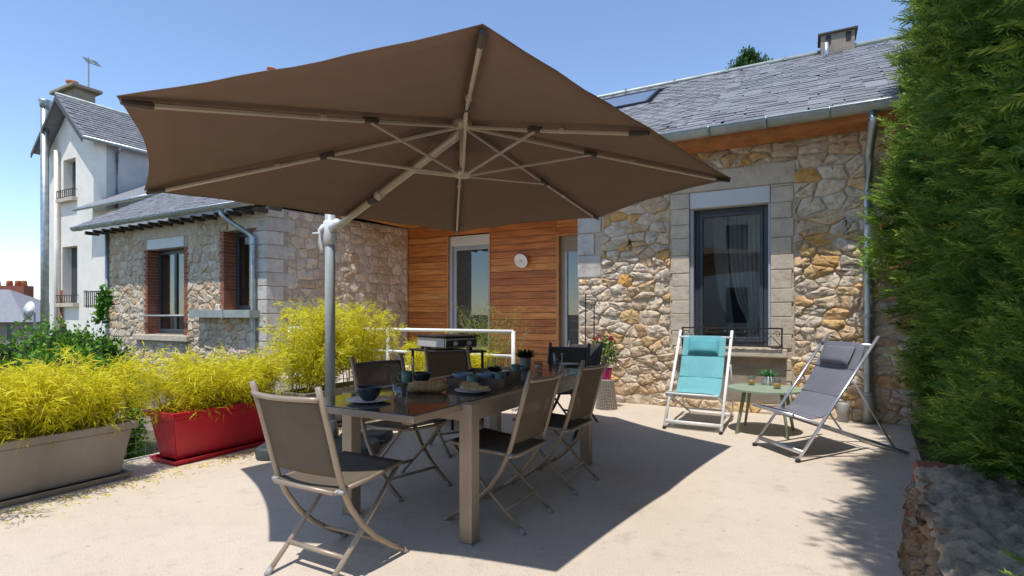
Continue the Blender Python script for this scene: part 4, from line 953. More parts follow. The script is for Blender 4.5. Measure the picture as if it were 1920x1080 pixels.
SP = dict(A=.40, B=.33, G=.47, C=.47, D=.52, E=.28, M=.42, F=.46)
for k_ in ORD:
    tpv = Vector(TIP[k_]); d = tpv-hubp; s = MB(UF); p0 = hubp+d.normalized()*.06+Vector((0, 0, -.025)); p1 = tpv-d.normalized()*.13+Vector((0, 0, -.008))
    rib = s.tube([p0, p0.lerp(p1, .5)+Vector((0, 0, -.006)), p1], .0135, 6, .8).build('rib', 'taupe_rib', um)
    MB(UF).tube([p1-d.normalized()*.005, tpv-d.normalized()*.015], [.017, .012], 6).build('tip_pocket', 'rib_dark', rib)
    j = p0.lerp(p1, SP[k_]); MB(UF).tube([j-d.normalized()*.05, j+d.normalized()*.05], .021, 6).build('joint', 'rib_dark', rib)
    j2 = p0.lerp(p1, min(.93, SP[k_]+.17)); MB(UF).tube([j2-d.normalized()*.018, j2+d.normalized()*.018], .019, 6).build('sleeve', 'taupe_rib', rib)
    dh = Vector((d.x, d.y, 0)).normalized(); MB(UF).tube([low+dh*.05, j+Vector((0, 0, -.012))], .0105, 6).build('strut', 'taupe_rib', um)
MB(UF).tube([low, hubp+Vector((0, 0, .02))], .022, 10).build('centre_pole', 'taupe_rib', um, True)
MB(UF).lathe([(.0, -.02), (.05, -.018), (.065, 0), (.065, .02), (.03, .035)], 18, tuple(low)).build('runner', 'taupe_rib', um, True)
MB(UF).lathe([(.0, -.05), (.055, -.045), (.07, -.02), (.07, .02), (.02, .05)], 18, tuple(hubp)).build('hub', 'taupe_rib', um, True)
JZ = 1.985; arm0 = Vector((MP.x+.03, MP.y-.03, JZ)); arm1 = Vector((HUBX-.06, HUBY+.05, HUBZ-.09)); ad = (arm1-arm0)
MB(UF).tube([arm0, arm1, arm1+Vector((.05, -.04, .05))], .030, 12).build('arm', 'taupe_rib', um, True)
MB(UF).tube([arm0+ad*.36, arm0+ad*.42], .037, 12).build('arm_collar', 'rib_dark', um, True); MB(UF).tube([arm0+ad*.42, arm0+ad*.46], .040, 12).build('arm_collar', 'taupe_rib', um, True)
MB().tube([(0, 0, .05), (0, 0, 2.62)], .046, 16).build('mast', 'mast_grey', um, True); MB().lathe([(.05, 2.621), (.05, 2.66), (.02, 2.68)], 16).build('mast_cap', 'plastic_white', um, True)
hb = MB().lathe([(.0475, 1.86), (.062, 1.88), (.062, 2.06), (.0475, 2.08)], 16).tube([(.03, -.03, 2.0), (.10, -.09, 2.05)], .042, 10)
hb.build('slide_bracket', 'plastic_white', um, True); MB().tube([(-.045, -.03, 2.03), (-.072, -.045, 1.98), (-.078, -.05, 1.88), (-.066, -.045, 1.80), (-.05, -.04, 1.785)], [.024, .026, .02, .016, .012], 8, 1.0).tube([(-.07, -.045, 1.955), (-.135, -.075, 1.95)], .009, 6).build('crank_handle', 'plastic_white', um, True)
for a in (0, 1): MB().box(*((-.5, .5, -.035, .035) if a else (-.035, .035, -.5, .5)), .004+.028*a, .030+.028*a).build('cross_foot', 'weight', um)
MB().lathe([(.09, .06), (.09, .08), (.06, .12), (.06, .24), (.05, .25)], 16).build('mast_socket', 'weight', um, True)
for sx in (-1, 1):
    for sy in (-1, 1):
        n2 = 24; V = []; c_ = (sx*.27, sy*.27)
        for (k_, z) in ((.97, .003), (1, .02), (1, .085), (.94, .10), (.86, .103), (.80, .094), (.2, .094)):
            for i in range(n2):
                th = 2*math.pi*i/n2; e = .45; V.append((c_[0]+.225*k_*abs(math.cos(th))**e*math.copysign(1, math.cos(th)), c_[1]+.225*k_*abs(math.sin(th))**e*math.copysign(1, math.sin(th)), z))
        F = [(j*n2+i, j*n2+(i+1) % n2, (j+1)*n2+(i+1) % n2, (j+1)*n2+i) for j in range(6) for i in range(n2)]+[tuple(range(6*n2, 7*n2))]
        sg = MB().add(V, F); sg.build('base_weight', 'weight', um, True)

# ============================================================ DINING TABLE
TZ = .745; tb = thing('dining_table', 'long taupe extending dining table with glossy brown top under the parasol', 'table', (-.187, 3.85, 0), ROT)
LX, LY = .4275, .8655
for sx in (-1, 1):
    for sy in (-1, 1):
        lg = MB().box(sx*LX-.04, sx*LX+.04, sy*LY-.04, sy*LY+.04, .012, TZ).build('leg', 'taupe_metal', tb, bevel=.006)
        MB().box(sx*LX-.042, sx*LX+.042, sy*LY-.042, sy*LY+.042, .0, .0118).build('foot', 'cap_grey', lg)
for sx in (-1, 1): MB().box(sx*(LX+.002)-.034, sx*(LX+.002)+.034, -LY+.041, LY-.041, .655, TZ-.002).build('apron', 'taupe_metal', tb, bevel=.005)
for sy in (-1, 1): MB().box(-LX+.041, LX-.041, sy*LY-.034, sy*LY+.034, .655, .716).build('apron', 'taupe_metal', tb, bevel=.005)
MB().box(-LX+.037, LX-.037, -LY-.03, LY+.03, .7185, TZ+.001).build('top', 'tabletop', tb, bevel=.003)
for (y0, y1) in ((-1.31, -LY-.043), (LY+.043, 1.42)):
    lf = MB().box(-.395, .395, y0+.012 if y0 < 0 else y0, y1 if y0 < 0 else y1-.012, .7235, TZ+.002).build('leaf', 'tabletop', tb, bevel=.002)
    fr = MB(); fr.box(-.41, -.396, y0, y1, .712, TZ).box(.396, .41, y0, y1, .712, TZ)
    e = y0 if y0 < 0 else y1-.012; fr.box(-.396, .396, e, e+.012, .712, TZ); fr.box(-.35, -.30, y0+.05 if y0 < 0 else y0-.1, y1+.1 if y0 < 0 else y1-.05, .69, .7225).box(.30, .35, y0+.05 if y0 < 0 else y0-.1, y1+.1 if y0 < 0 else y1-.05, .69, .7225); fr.build('leaf_frame', 'taupe_metal', lf, bevel=.003)

# ============================================================ FOLDING CHAIRS
def chair(label, fabric='sling', metal='taupe_metal'):
    o = thing('folding_chair', label, 'chair', (0, 0, 0), 0, 'folding chairs round the dining table')
    PX, LXX = .215, .188
    path = [(-.315, .91), (-.275, .78), (-.235, .64), (-.205, .53), (-.178, .445), (-.13, .345), (-.06, .245), (.03, .155), (.13, .080), (.245, .012)]
    for s in (-1, 1):
        ps = MB().tube([(s*PX, y, z) for y, z in path], .0175, 8, .75, up=(1, 0, 0)).build('back_post', metal, o, True)
        MB().tube([(s*PX, .225, .022), (s*PX, .258, .0)], .019, 8, .8, up=(1, 0, 0)).build('foot_cap', 'cap_grey', ps, True)
        lg = MB().tube([(s*LXX, .215, .445), (s*LXX, .0, .235), (s*LXX, -.25, .012)], .0145, 8, .75, up=(1, 0, 0)).build('leg', metal, o, True)
        MB().tube([(s*LXX, -.235, .028), (s*LXX, -.262, .0)], .017, 8, .8, up=(1, 0, 0)).build('foot_cap', 'cap_grey', lg, True)
        MB().tube([(s*(PX-.018), -.21, .428), (s*(PX-.018), .0, .436), (s*(PX-.018), .235, .462)], .011, 8).build('seat_rail', metal, o, True)
        MB().tube([(s*(PX-.03), -.19, .43), (s*(PX+.020), -.19, .43)], .0105, 8).build('pivot', 'cap_grey', o, True)
    for (y, z, r_, hw) in ((-.14, .115, .012, LXX), (.10, .105, .010, PX)): MB().tube([(-hw, y, z), (hw, y, z)], r_, 8).build('stretcher', metal, o, True)
    n2 = 10; V = []; F = []                         # seat sling
    for j in range(n2+1):
        for i in range(n2+1):
            x = -.19+.38*i/n2; t = j/n2; V.append((x, -.205+.445*t, .438+.028*t*t-.014*math.sin(math.pi*i/n2)*math.sin(math.pi*t)))
    F = [(j*(n2+1)+i, j*(n2+1)+i+1, (j+1)*(n2+1)+i+1, (j+1)*(n2+1)+i) for j in range(n2) for i in range(n2)]
    MB().add(V, F).build('seat', fabric, o, True, solid=.006)
    MB().tube([(-.195, -.21, .428), (.195, -.21, .428)], .011, 8).build('seat_bar', metal, o, True); MB().tube([(-.195, .237, .458), (-.1, .245, .45), (.1, .245, .45), (.195, .237, .458)], .010, 8).build('seat_bar', metal, o, True)
    V = []
    def bp(z):
        for (a, b7) in zip(path, path[1:]):
            if b7[1] <= z <= a[1]: t = (a[1]-z)/(a[1]-b7[1]); return a[0]+(b7[0]-a[0])*t
        return path[0][0]
    for j in range(n2+1):
        for i in range(n2+1): x = -.203+.406*i/n2; z = .495+.365*j/n2; V.append((x, bp(z)-.035*math.sin(math.pi*i/n2)*(.55+.45*j/n2), z))
    MB().add(V, F).build('backrest', fabric, o, True, solid=.005)
    MB().tube([(x, bp(.855)-.012-.040*math.cos(x/PX*math.pi/2), .855) for x in np.linspace(-PX, PX, 11)], .0125, 8).build('top_rail', metal, o, True)
    return o
def place(o, x, y, fx, fy): o.location = (x, y, 0); o.rotation_euler = (0, 0, math.atan2(-fx, fy))
c0 = chair('taupe folding chair at the near end of the table, seen from behind'); place(c0, -.855, 2.665, .485, .875)
for (lab, x, y, fx, fy) in (('taupe folding chair on the right long side, nearer the camera', -.07, 3.285, -.877, .48), ('taupe folding chair on the right long side, farther from the camera', .313, 3.945, -.86, .51),
                            ('taupe folding chair on the left long side, in front of the tall bamboo', -.775, 3.86, .75, -.66), ('taupe folding chair on the left long side, in front of the griddle', -.47, 4.93, .5, -.866)):
    c = copy_tree(c0); c['label'] = lab; place(c, x, y, fx, fy)
c5 = chair('dark folding chair at the far end of the table', 'sling_dark', 'steel_dark'); place(c5, .49, 5.50, -.40, -.916)
c6 = copy_tree(c5); c6['label'] = 'dark folding chair half hidden behind the far end chair'; place(c6, .655, 6.02, -.62, -.785)

# ============================================================ DECK CHAIRS
def deckchair(label, fab, pad, metal, foot, lean):
    o = thing('deck_chair', label, 'deck chair', (foot[0], foot[1], 0), math.atan2(-lean[0], lean[1]), 'deck chairs by the side table')
    hw = .285
    for s in (-1, 1):
        rl_ = MB().tube([(s*hw, 0, .014), (s*hw, .77, 1.03)], .0165, 8, .7, up=(1, 0, 0)).build('side_rail', metal, o, True)
        MB().tube([(s*hw, -.008, .0), (s*hw, .008, .022)], .019, 8).build('foot_cap', 'iron', rl_, True)
        MB().tube([(s*(hw-.035), -.03, .385), (s*(hw-.035), 1.1, .018)], .0145, 8, .8, up=(1, 0, 0)).build('seat_rail', metal, o, True)
        MB().tube([(s*(hw+.022), .50, .665), (s*(hw-.01), .93, .085)], .009, 8).build('prop', metal, o, True)
    MB().tube([(-hw, .70, .955), (hw, .70, .955)], .0125, 8).build('top_bar', metal, o, True); MB().tube([(-hw, .045, .075), (hw, .045, .075)], .02, 8, .6).build('foot_bar', metal, o, True)
    MB().tube([(-hw+.02, -.03, .385), (hw-.02, -.03, .385)], .0135, 8).build('front_bar', metal, o, True); MB().tube([(-hw+.035, 1.09, .02), (hw-.035, 1.09, .02)], .0135, 8).build('rear_bar', metal, o, True); MB().tube([(-hw+.01, .93, .085), (hw-.01, .93, .085)], .010, 8).build('prop_bar', metal, o, True)
    P = [(-.03, .401), (.07, .362), (.17, .338), (.26, .347), (.34, .392), (.42, .475), (.50, .585), (.58, .715), (.65, .845), (.70, .970)]
    seg = [Vector((0, *p)) for p in P]; ln = [0]
    for a, b8 in zip(seg, seg[1:]): ln.append(ln[-1]+(b8-a).length)
    def at(t):
        d = t*ln[-1]
        for i in range(len(P)-1):
            if ln[i+1] >= d-1e-9: k_ = (d-ln[i])/(ln[i+1]-ln[i]); return seg[i].lerp(seg[i+1], k_), (seg[i+1]-seg[i]).normalized()
        return seg[-1], (seg[-1]-seg[-2]).normalized()
    cuts = [0, .27, .52, .77, 1]; FW = .232
    for a, b8 in zip(cuts, cuts[1:]):             # padded panels between seams
        V = []; nI, nJ = 8, 8
        for side in (1, -1):
            for j in range(nJ+1):
                t = a+(b8-a)*j/nJ; p, d = at(t); nrm = Vector((0, -d.z, d.y))
                puff = .004+.010*math.sin(math.pi*j/nJ)**.5 if side == 1 else .003
                for i in range(nI+1): x = -FW+2*FW*i/nI; e = (1-abs(2*i/nI-1)**4); q = p+nrm*(side*(puff*e+.002)); V.append((x, q.y, q.z))
        m_ = (nI+1)*(nJ+1); F = [(j*(nI+1)+i, j*(nI+1)+i+1, (j+1)*(nI+1)+i+1, (j+1)*(nI+1)+i) for j in range(nJ) for i in range(nI)]; F += [tuple(m_+q for q in reversed(f)) for f in F]
        MB().add(V, F).build('fabric_panel', fab, o, True)
    for cc in cuts[1:-1]:
        p, d = at(cc); nrm = Vector((0, -d.z, d.y)); q = p+nrm*.006; MB().tube([(-FW, q.y, q.z), (FW, q.y, q.z)], .0045, 6).build('seam', pad, o, True)
    p, d = at(.875); nrm = Vector((0, -d.z, d.y)); V = []; n2, m2 = 14, 14
    for side in (1, -1):
        for j in range(m2+1):
            for i in range(n2+1):
                a = 2*i/n2-1; b9 = 2*j/m2-1; th = .036*(max(0, (1-a**6)*(1-b9**4)))**.5; q = p+d*(b9*.09)+nrm*(.034+side*th+(0 if side == 1 else .004)); V.append((a*.165, q.y, q.z))
    m_ = (n2+1)*(m2+1); F = [(j*(n2+1)+i, j*(n2+1)+i+1, (j+1)*(n2+1)+i+1, (j+1)*(n2+1)+i) for j in range(m2) for i in range(n2)]; F += [tuple(m_+q for q in reversed(f)) for f in F]
    MB().add(V, F).build('head_pillow', pad, o, True)
    return o
deckchair('turquoise deck chair with white frame below the window', 'turquoise', 'turquoise_pad', 'paint_white', (1.87, 5.63), (.50, .866))
deckchair('grey deck chair with silver frame beside the conifer hedge', 'grey_canvas', 'grey_pad', 'aluminium', (2.30, 4.735), (.983, .18))

# ============================================================ SIDE TABLE AND WHAT STANDS ON IT
sd = thing('side_table', 'round sage green metal side table between the deck chairs', 'table', (2.62, 5.60, 0)); SZ = .46
MB().lathe([(.0, SZ-.022), (.352, SZ-.022), (.362, SZ-.02), (.362, SZ-.002), (.36, SZ), (.0, SZ)], 48).build('top', 'sage', sd)
for a in (200, 290, 20, 110): c_, s_ = math.cos(R(a-8)), math.sin(R(a-8)); MB().tube([(c_*.24, s_*.24, SZ-.022), (c_*.335, s_*.335, 0)], [.024, .017], 8, .5).build('leg', 'sage', sd, True)
def tumbler(label, loc, r0, r1, h, fill=None, group='drinking glasses'):
    o = thing('glass', label, 'glass', loc, 0, group)
    MB().lathe([(r0*.9, 0), (r0, .004), (r1, h), (r1-.0022, h), (r0-.002, .012), (0, .011)], 20).build('tumbler', 'clear_glass', o, True)
    if fill: k_ = fill/h; MB().lathe([(r0-.003, .0125), (r0+(r1-r0)*k_-.003, fill), (0, fill)], 20).build('juice', 'juice', o, True)
    return o
def rosette(o, z0, n, L, Wd, mat, seed, rad=.012, upmin=.3):
    r2 = random.Random(seed); V = []; F = []; A = []
    for i in range(n):
        a = i*2.399+r2.uniform(-.2, .2); t = i/n; upd = upmin+1.3*t; d = Vector((math.cos(a), math.sin(a), upd)).normalized(); s = Vector((-math.sin(a), math.cos(a), 0)); l_ = L*(1-.25*t)*r2.uniform(.85, 1.1); nr = s.cross(d)
        b = Vector((math.cos(a)*rad, math.sin(a)*rad, z0)); k_ = len(V)
        V += [b+s*Wd*.3, b-s*Wd*.3, b+d*l_*.5-s*Wd*.5-nr*.0, b+d*l_*.5+s*Wd*.5, b+d*l_+Vector((0, 0, l_*.12)), b+d*l_*.5-nr*Wd*.35]
        F += [(k_, k_+1, k_+5), (k_+1, k_+2, k_+5), (k_+2, k_+4, k_+5), (k_+4, k_+3, k_+5), (k_+3, k_, k_+5)]; A += [r2.random()]*6
    npmesh('leaves', [tuple(v) for v in V], F, mat, o, A)
def potplant(label, loc, r, h, potmat, leafmat, n, L, Wd, seed, name='potted_plant'):
    o = thing(name, label, 'plant', loc); MB().lathe([(r*.8, 0), (r*.92, h*.3), (r, h), (r-.006, h), (r-.008, h*.85), (0, h*.85)], 20).build('pot', potmat, o, True)
    rosette(o, h*.86, n, L, Wd, leafmat, seed); return o
tumbler('juice glass on the left of the side table', gp(1409, 722, SZ), .034, .042, .105, .055, 'juice glasses on the side table')
tumbler('juice glass on the right of the side table', gp(1457, 729, SZ), .034, .042, .105, .055, 'juice glasses on the side table')
potplant('small aloe in a white pot on the sage side table', gp(1440, 722, SZ), .046, .095, 'ceramic_white', 'aloe', 22, .12, .026, 3)

# ============================================================ ON THE DINING TABLE
TT = TZ+.0025
def onT(px, py): p = gp(px, py, TT); return (p.x, p.y, TT)
def plate(label, loc, r, mat='ceramic_white', group='plates on the dining table'):
    o = thing('plate', label, 'plate', loc, 0, group); MB().lathe([(r*.6, 0), (r*.65, .004), (r, .014), (r, .017), (r*.62, .008), (0, .007)], 32).build('dish', mat, o, True); return o
def bowl(label, loc, r, h, mat, ribs=0):
    o = thing('bowl', label, 'bowl', loc, 0, 'bowls on the dining table'); m_ = MB().lathe([(r*.42, 0), (r*.55, .004), (r*.85, h*.42), (r*.98, h*.8), (r, h), (r-.004, h), (r*.93, h*.75), (r*.78, h*.4), (r*.4, .012), (0, .01)], 40)
    if ribs:
        for i in range(len(m_.v)):
            if i % 40 % 2 and i < 40*4: x, y, z = m_.v[i]; m_.v[i] = (x*.975, y*.975, z)
    m_.build('vessel', mat, o, True); return o
def mug(label, loc, r, h, mat, ang):
    o = thing('mug', label, 'mug', loc, R(ang), 'mugs on the dining table'); MB().lathe([(r*.92, 0), (r, .006), (r, h), (r-.004, h), (r-.005, .01), (0, .009)], 24).build('cup', mat, o, True)
    MB().tube([(r-.003, 0, h*.82), (r+.022, 0, h*.8), (r+.03, 0, h*.5), (r+.018, 0, h*.24), (r-.003, 0, h*.2)], .0055, 8).build('handle', mat, o, True); return o
pa = onT(692, 753); plate('pale plate under the dark ribbed bowl at the near end', pa, .118)
bowl('dark ribbed bowl standing on the near plate', (pa[0], pa[1], TT+.009), .066, .072, 'ceramic_dark', 1)
tumbler('clear water glass beside the near bowl', onT(751, 757), .033, .044, .108, None, 'water glasses on the dining table')
pb = onT(887, 735); plate('pale plate with bread slices on the right side of the table', pb, .112)
for i, (dx_, dy_, rz_) in enumerate(((-.02, .0, 25), (.035, -.012, 5))):
    s = thing('bread_slice', ('upper bread slice leaning on the plate', 'lower bread slice lying on the plate')[i], 'bread', (pb[0]+dx_, pb[1]+dy_, TT+.009+.002), R(rz_), 'bread slices')
    prof = [(.055*math.cos(t)*1.15, .034*math.sin(t)*(1+.15*math.cos(3*t))) for t in np.linspace(0, 2*math.pi, 18)[:-1]]; k_ = len(prof); ti = (.5, .12)[i]
    V = [(x*math.cos(0), y, .002+z+(y+.034)*ti) for z in (0, .016) for x, y in prof]; MB().add(V, [tuple(reversed(range(k_))), tuple(range(k_, 2*k_))]+[(q, (q+1) % k_, (q+1) % k_+k_, q+k_) for q in range(k_)]).build('crumb', 'bread_pale', s, bevel=.002)
mug('grey-green mug behind the bread plate', onT(886, 727), .036, .082, 'ceramic_teal', 10)
mug('dark green mug at the left edge of the table', onT(763, 719), .037, .085, 'ceramic_teal', 170)
bowl('dark blue bowl beside the green mug at the left edge', onT(791, 719), .062, .075, 'ceramic_dark')
lo = onT(800, 737); bd = thing('bread_loaf', 'golden bread loaf lying in front of the wooden tray', 'bread', (lo[0], lo[1]+.03, TT), R(8))
V = []; n2 = 14
for j in range(17):
    t = j/16; rr_ = .034*(1-abs(2*t-1)**5)**.5+.002; dn = .004*math.sin(t*26)
    for i in range(n2): th = 2*math.pi*i/n2; V.append((-.125+.25*t, rr_*1.05*math.cos(th), .034+(rr_+dn*.4)*math.sin(th)*.98))
MB().add(V, [(j*n2+i, j*n2+(i+1) % n2, (j+1)*n2+(i+1) % n2, (j+1)*n2+i) for j in range(16) for i in range(n2)]+[tuple(range(n2)), tuple(reversed(range(16*n2, 17*n2)))]).build('crust', 'bread', bd, True)
# tray, aligned with the table
A0 = gp(838, 725, TT); A1 = gp(943, 726, TT); ty = thing('serving_tray', 'rectangular wooden serving tray in the middle of the table', 'tray', ((A0.x+A1.x)/2, (A0.y+A1.y)/2, TT), R(-10)); tw_, tl_ = .195, .68
MB().box(-tw_, tw_, 0, tl_, 0, .012).build('tray_bottom', 'tray_wood', ty)
for q in ((-tw_, tw_, 0, .012), (-tw_, tw_, tl_-.012, tl_)): MB().box(*q, .0121, .055).build('tray_side', 'tray_wood', ty, bevel=.003)
for sx in (-1, 1): MB().box(min(sx*tw_, sx*(tw_-.012)), max(sx*tw_, sx*(tw_-.012)), .0121, tl_-.0121, .0121, .055).build('tray_side', 'tray_wood', ty, bevel=.003)
TM = Matrix.Translation(Vector(ty.location)) @ Matrix.Rotation(R(-10), 4, 'Z')
def onTray(x, y): p = TM @ Vector((x, y, .0125)); return tuple(p)
bowl('pale blue dish on the left of the tray', onTray(-.115, .13), .07, .062, 'ceramic_blue'); bowl('pale blue dish in the middle of the tray', onTray(.04, .17), .07, .062, 'ceramic_blue')
mug('grey-green mug inside the near right corner of the tray', onTray(.145, .10), .034, .075, 'ceramic_teal', 200)
potplant('small dark succulent in a black pot on the tray', onTray(.06, .34), .036, .06, 'iron', 'succulent', 40, .06, .018, 5)
for i, (x, y, a) in enumerate(((.02, .48, 20), (.11, .40, -40), (.08, .55, 80))):
    cr = thing('croissant', ('golden croissant at the back of the tray', 'golden croissant beside the succulent', 'golden croissant at the far rim of the tray')[i], 'croissant', onTray(x, y), R(a), 'croissants on the tray')
    ps = [(.055*math.sin(t), .03*(1-math.cos(t)), .024) for t in np.linspace(-1.5, 1.5, 13)]; MB().tube(ps, [.006+.018*math.cos(t)**.8+(.003 if j % 2 else 0) for j, t in enumerate(np.linspace(-1.45, 1.45, 13))], 10).build('pastry', 'croissant', cr, True)
jr = thing('jam_jar', 'small dark purple jam jar with pale lid on the tray', 'jar', onTray(.15, .30)); MB().lathe([(.026, 0), (.03, .004), (.03, .05), (.025, .058)], 18).build('jar_body', 'jam', jr, True); MB().lathe([(.028, .0585), (.028, .07), (.0, .071)], 18).build('lid', 'knob_white', jr, True)
mug('dark green mug at the far rim of the tray', onTray(.165, .61), .035, .08, 'ceramic_teal', 10)
potplant('bushy dark plant in a grey pot near the far end of the table', onT(985, 692), .05, .10, 'pot_grey', 'succulent', 60, .12, .02, 9)
tumbler('short empty glass by the grey pot plant', onT(1010, 694), .032, .038, .07, None, 'water glasses on the dining table')
pe = onT(1066, 685); plate('pale plate at the far end of the table', pe, .10); tumbler('tall clear glass at the far end of the table', onT(1046, 688), .034, .045, .125, None, 'water glasses on the dining table')

# ============================================================ RAILING, GRIDDLE, FLOWERS, FENCE
ra = thing('white_railing', 'white tubular metal railing behind the griddle', 'railing', W(-3.25, 5.97), ROT)
r0 = -4.15; MB().tube([(r0, 0, 1.0), (0, 0, 1.0)], .024, 10).build('top_rail', 'paint_white', ra, True); MB().tube([(r0, 0, .69), (-.02, 0, .69)], .020, 10).build('middle_rail', 'paint_white', ra, True)
for x in (0, -2.05, -4.13): MB().tube([(x, 0, 0), (x, 0, 1.004)], .025, 10).build('post', 'paint_white', ra, True)
gd = thing('griddle', 'steel gas griddle with two knobs on a dark trolley behind the table', 'griddle', (-.74, 6.13, 0), ROT-R(20))
for sx in (-1, 1):
    for sy in (-1, 1): MB().tube([(sx*.40, sy*.2, 0), (sx*.40, sy*.2, .80)], .016, 8).build('leg', 'steel_dark', gd, True)
MB().box(-.43, .43, -.235, .235, .80, .822).build('trolley_shelf', 'steel_dark', gd, bevel=.004); MB().box(-.40, .40, -.2, .2, .25, .268).build('trolley_shelf', 'steel_dark', gd, bevel=.004)
for sx in (-1, 1):
    for sy in (-1, 1): MB().box(sx*.24-.012, sx*.24+.012, sy*.16-.012, sy*.16+.012, .822, .85).build('griddle_foot', 'iron', gd)
bx = MB().box(-.29, .29, -.21, .21, .85, .965).build('griddle_body', 'steel', gd, bevel=.008)
MB().box(.291, .297, -.2, .2, .865, .935).build('control_panel', 'steel_dark', bx); MB().box(-.27, .27, -.216, -.211, .86, .955).build('side_panel', 'ceramic_white', bx)
for y in (-.09, .09):
    kb = MB(); kb.lathe([(.028, 0), (.028, .008), (.018, .012), (.016, .03), (0, .031)], 16); kb.v = [(.2972+p[2], y+p[0], .90+p[1]) for p in kb.v]; kb.build('knob', 'knob_white', bx, True)
MB().add([(-.31, -.23, .968), (.31, -.23, .968), (.31, .23, .968), (-.31, .23, .968), (-.31, -.23, .985), (.31, -.23, .985), (.31, .23, .985), (-.31, .23, .985), (0, 0, .992)], [(3, 2, 1, 0), (0, 1, 5, 4), (1, 2, 6, 5), (2, 3, 7, 6), (3, 0, 4, 7), (4, 5, 8), (5, 6, 8), (6, 7, 8), (7, 4, 8)]).build('lid', 'steel_dark', gd)
tr_ = thing('terracotta_dish', 'flat terracotta dish on the griddle trolley', 'dish', tuple(Matrix.Translation((-.74, 6.13, .8225)) @ Matrix.Rotation(ROT-R(20), 4, 'Z') @ Vector((-.36, -.05, 0)))); MB().lathe([(.05, 0), (.062, .02), (.058, .02), (.045, .006), (0, .006)], 20).build('dish', 'terracotta', tr_, True)
# geranium in a pink pot on an upturned wicker basket
gpz = gp(1137, 766); bk_ = thing('wicker_basket', 'upturned pale wicker basket by the stone wall', 'basket', (gpz.x, gpz.y, 0)); BH = .375
def rad(z): return .135-.048*(z/BH)
MB().lathe([(rad(z)-.012, z) for z in np.linspace(0.002, BH-.012, 8)]+[(.0, BH-.012)], 24).build('lining', 'bark', bk_, True)
for i in range(28):
    a = 2*math.pi*i/28; MB().tube([(math.cos(a)*(rad(z)), math.sin(a)*(rad(z)), z) for z in (.0, BH*.5, BH-.004)], .0045, 5).build('stake', 'wicker', bk_)
wv = MB()
for j in range(20):
    z = .01+j*(BH-.02)/19; wv.tube([(math.cos(2*math.pi*i/56)*(rad(z)+(.006 if (i//2+j) % 2 else -.006)), math.sin(2*math.pi*i/56)*(rad(z)+(.006 if (i//2+j) % 2 else -.006)), z) for i in range(57)], .0055, 4, caps=False)
wv.build('weave', 'wicker', bk_); MB().lathe([(.07, 0), (.09, .006), (.088, .014), (.0, .016)], 24, (0, 0, BH-.012)).build('basket_base', 'wicker', bk_, True)
gr_ = thing('geranium', 'leafy geranium with red flowers in a pink pot on the wicker basket', 'plant', (gpz.x, gpz.y, BH+.0045)); MB().lathe([(.055, 0), (.058, .01), (.072, .125), (.074, .145), (.068, .145), (.066, .12), (0, .12)], 24).build('pot', 'pink', gr_, True)
n_ = 420; d = unit(rng.normal(size=(n_, 3))); P = np.array([-.02, 0, .36])+d*rng.uniform(.3, 1, (n_, 1))*np.array([.17, .15, .20]); V, F, A = leaves(P, d+rng.normal(size=(n_, 3))*.5, rng.uniform(.03, .06, n_), rng.uniform(.02, .04, n_), rng.random(n_)); npmesh('foliage', V, F, 'pot_leaf', gr_, A)
for i in range(9): a = random.uniform(0, 6.28); MB().tube([(0, 0, .12), (math.cos(a)*.03, math.sin(a)*.03, .25), (math.cos(a)*.1-.02, math.sin(a)*.08, .44)], .004, 5).build('stem', 'cane', gr_)
for (x, y, z) in ((-.10, -.05, .56), (-.05, 0, .53), (.04, -.06, .54), (-.14, .03, .51), (.07, 0, .52)):
    n_ = 40; P = np.array([x, y, z])+rng.normal(size=(n_, 3))*.016; V, F, A = leaves(P, rng.normal(size=(n_, 3)), rng.uniform(.015, .026, n_), rng.uniform(.01, .018, n_), rng.random(n_)); npmesh('flower_head', V, F, 'petal', gr_, A)
for (px, top, lab) in ((1097, 553, 'thin black garden stake left of the geranium'), (1113, 572, 'thin black garden stake nearest the geranium')):
    u_ = uat(px, 6.9); zt_ = onv(px, top, 6.9)[1]; sk_ = thing('garden_stake', lab, 'stake', W(u_, 6.9), 0, 'garden stakes'); MB().tube([(0, 0, 0), (.008, 0, zt_)], .008, 6).lathe([(.0, 0), (.012, .008), (0, .018)], 8, (.008, 0, zt_)).build('rod', 'iron', sk_)
# wire fence on the terrace edge behind the planters
fe = thing('wire_fence', 'low wire fence on the terrace edge behind the planters', 'fence', W(TE+.06, 2.3), ROT)
for y in (-1.4, 0.06, 1.5, 2.9): MB().tube([(0, y, 0), (0, y, .62)], .02, 8).build('fence_post', 'paint_white', fe, True)
wm_ = MB()
for z in np.arange(.06, .62, .075): wm_.tube([(0, -1.4, z), (0, 2.9, z)], .0018, 4)
for y in np.arange(-1.4, 2.9, .075): wm_.tube([(0, y, .04), (0, y, .6)], .0018, 4)
wm_.build('wire_mesh', 'zinc', fe)
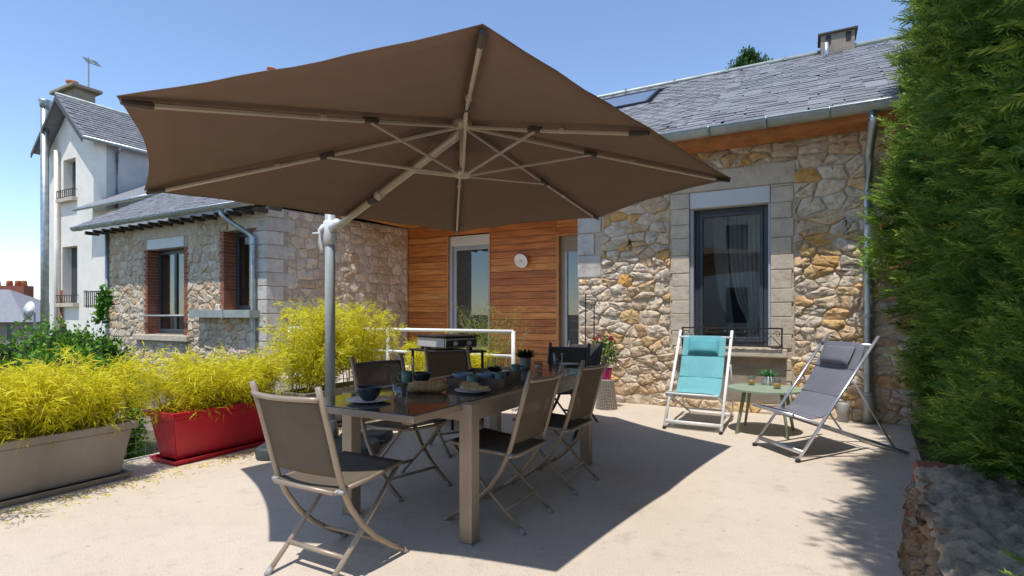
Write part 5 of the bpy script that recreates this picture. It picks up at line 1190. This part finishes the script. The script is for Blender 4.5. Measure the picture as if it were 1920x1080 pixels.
# fallen leaf litter by the planters
n_ = 700; v_ = rng.uniform(1, 5, n_); u_ = -4.37+np.abs(rng.normal(0, .14, n_)); P = np.array([tuple(W(a, b_, .006)) for a, b_ in zip(u_, v_)]); D = rng.normal(size=(n_, 3))*np.array([1, 1, .08]); V, F, A = leaves(P, D, rng.uniform(.02, .07, n_), rng.uniform(.004, .009, n_), np.clip(rng.normal(.7, .3, n_), 0, 1), .02)
V[:, 2] = np.clip(V[:, 2], .004, .014); o = npmesh('leaf_litter', V, F, 'bamboo_leaf', None, A, kind='stuff'); tag(o, 'fallen bamboo leaves scattered along the planters', 'leaves')

# ============================================================ ACROSS THE GARDEN, BEHIND THE CAMERA (seen in the window reflections)
bh = thing('cream_house', 'cream house front mirrored in the main window glass', 'house', W(2, -13, -1.6), ROT)
rdb = random.Random(3); FB = lambda x, z, d: (x, -d*-1, z)
bhol = [(x, x+1.0, z, z+1.7) for x in (-8.5, -5.5, -2.5, .5, 3.5, 6.5) for z in (2.4, 5.4)]
wallslab(MB(), -10, 10, 0, 8.2, bhol, lambda x, z, d: (x, d, z), .4).build('wall', 'render_white', bh)
for h_ in bhol: MB().box(h_[0], h_[1], -.25, -.2, h_[2], h_[3]).build('window', 'anthracite', bh)
MB().add([(-10.4, .4, 8.2), (10.4, .4, 8.2), (10.4, -4, 11), (-10.4, -4, 11), (10.4, -8.4, 8.2), (-10.4, -8.4, 8.2)], [(0, 1, 2, 3), (3, 2, 4, 5)]).build('roof', 'slate', bh, solid=.1)
MB().box(-10, 10, -8, -.41, 0, 8.19).build('house_body', 'render_grey', bh)
for i, (u_, v_, h_, lab) in enumerate(((-7, -9.5, 4.2, 'round garden tree mirrored at the left of the window glass'), (1.5, -10.5, 3.4, 'low garden tree mirrored in the middle of the window glass'), (9, -10, 4.6, 'tall garden tree mirrored beyond the cream house'))):
    t_ = thing('garden_tree', lab, 'tree', W(u_, v_, -1.6), 0, 'garden trees behind the camera'); MB().tube([(0, 0, 0), (.05, 0, h_*.5), (0, .05, h_*.8)], [.16, .12, .05], 8).build('trunk', 'bark', t_, True)
    V, F, A = cat([leafblob((rdb.uniform(-.7, .7), rdb.uniform(-.7, .7), h_*rdb.uniform(.5, .95)), (1.3, 1.3, 1.1), 1300, .22, .12, .2) for q in range(6)]); npmesh('crown', V, F, 'tree_leaf', t_, A)
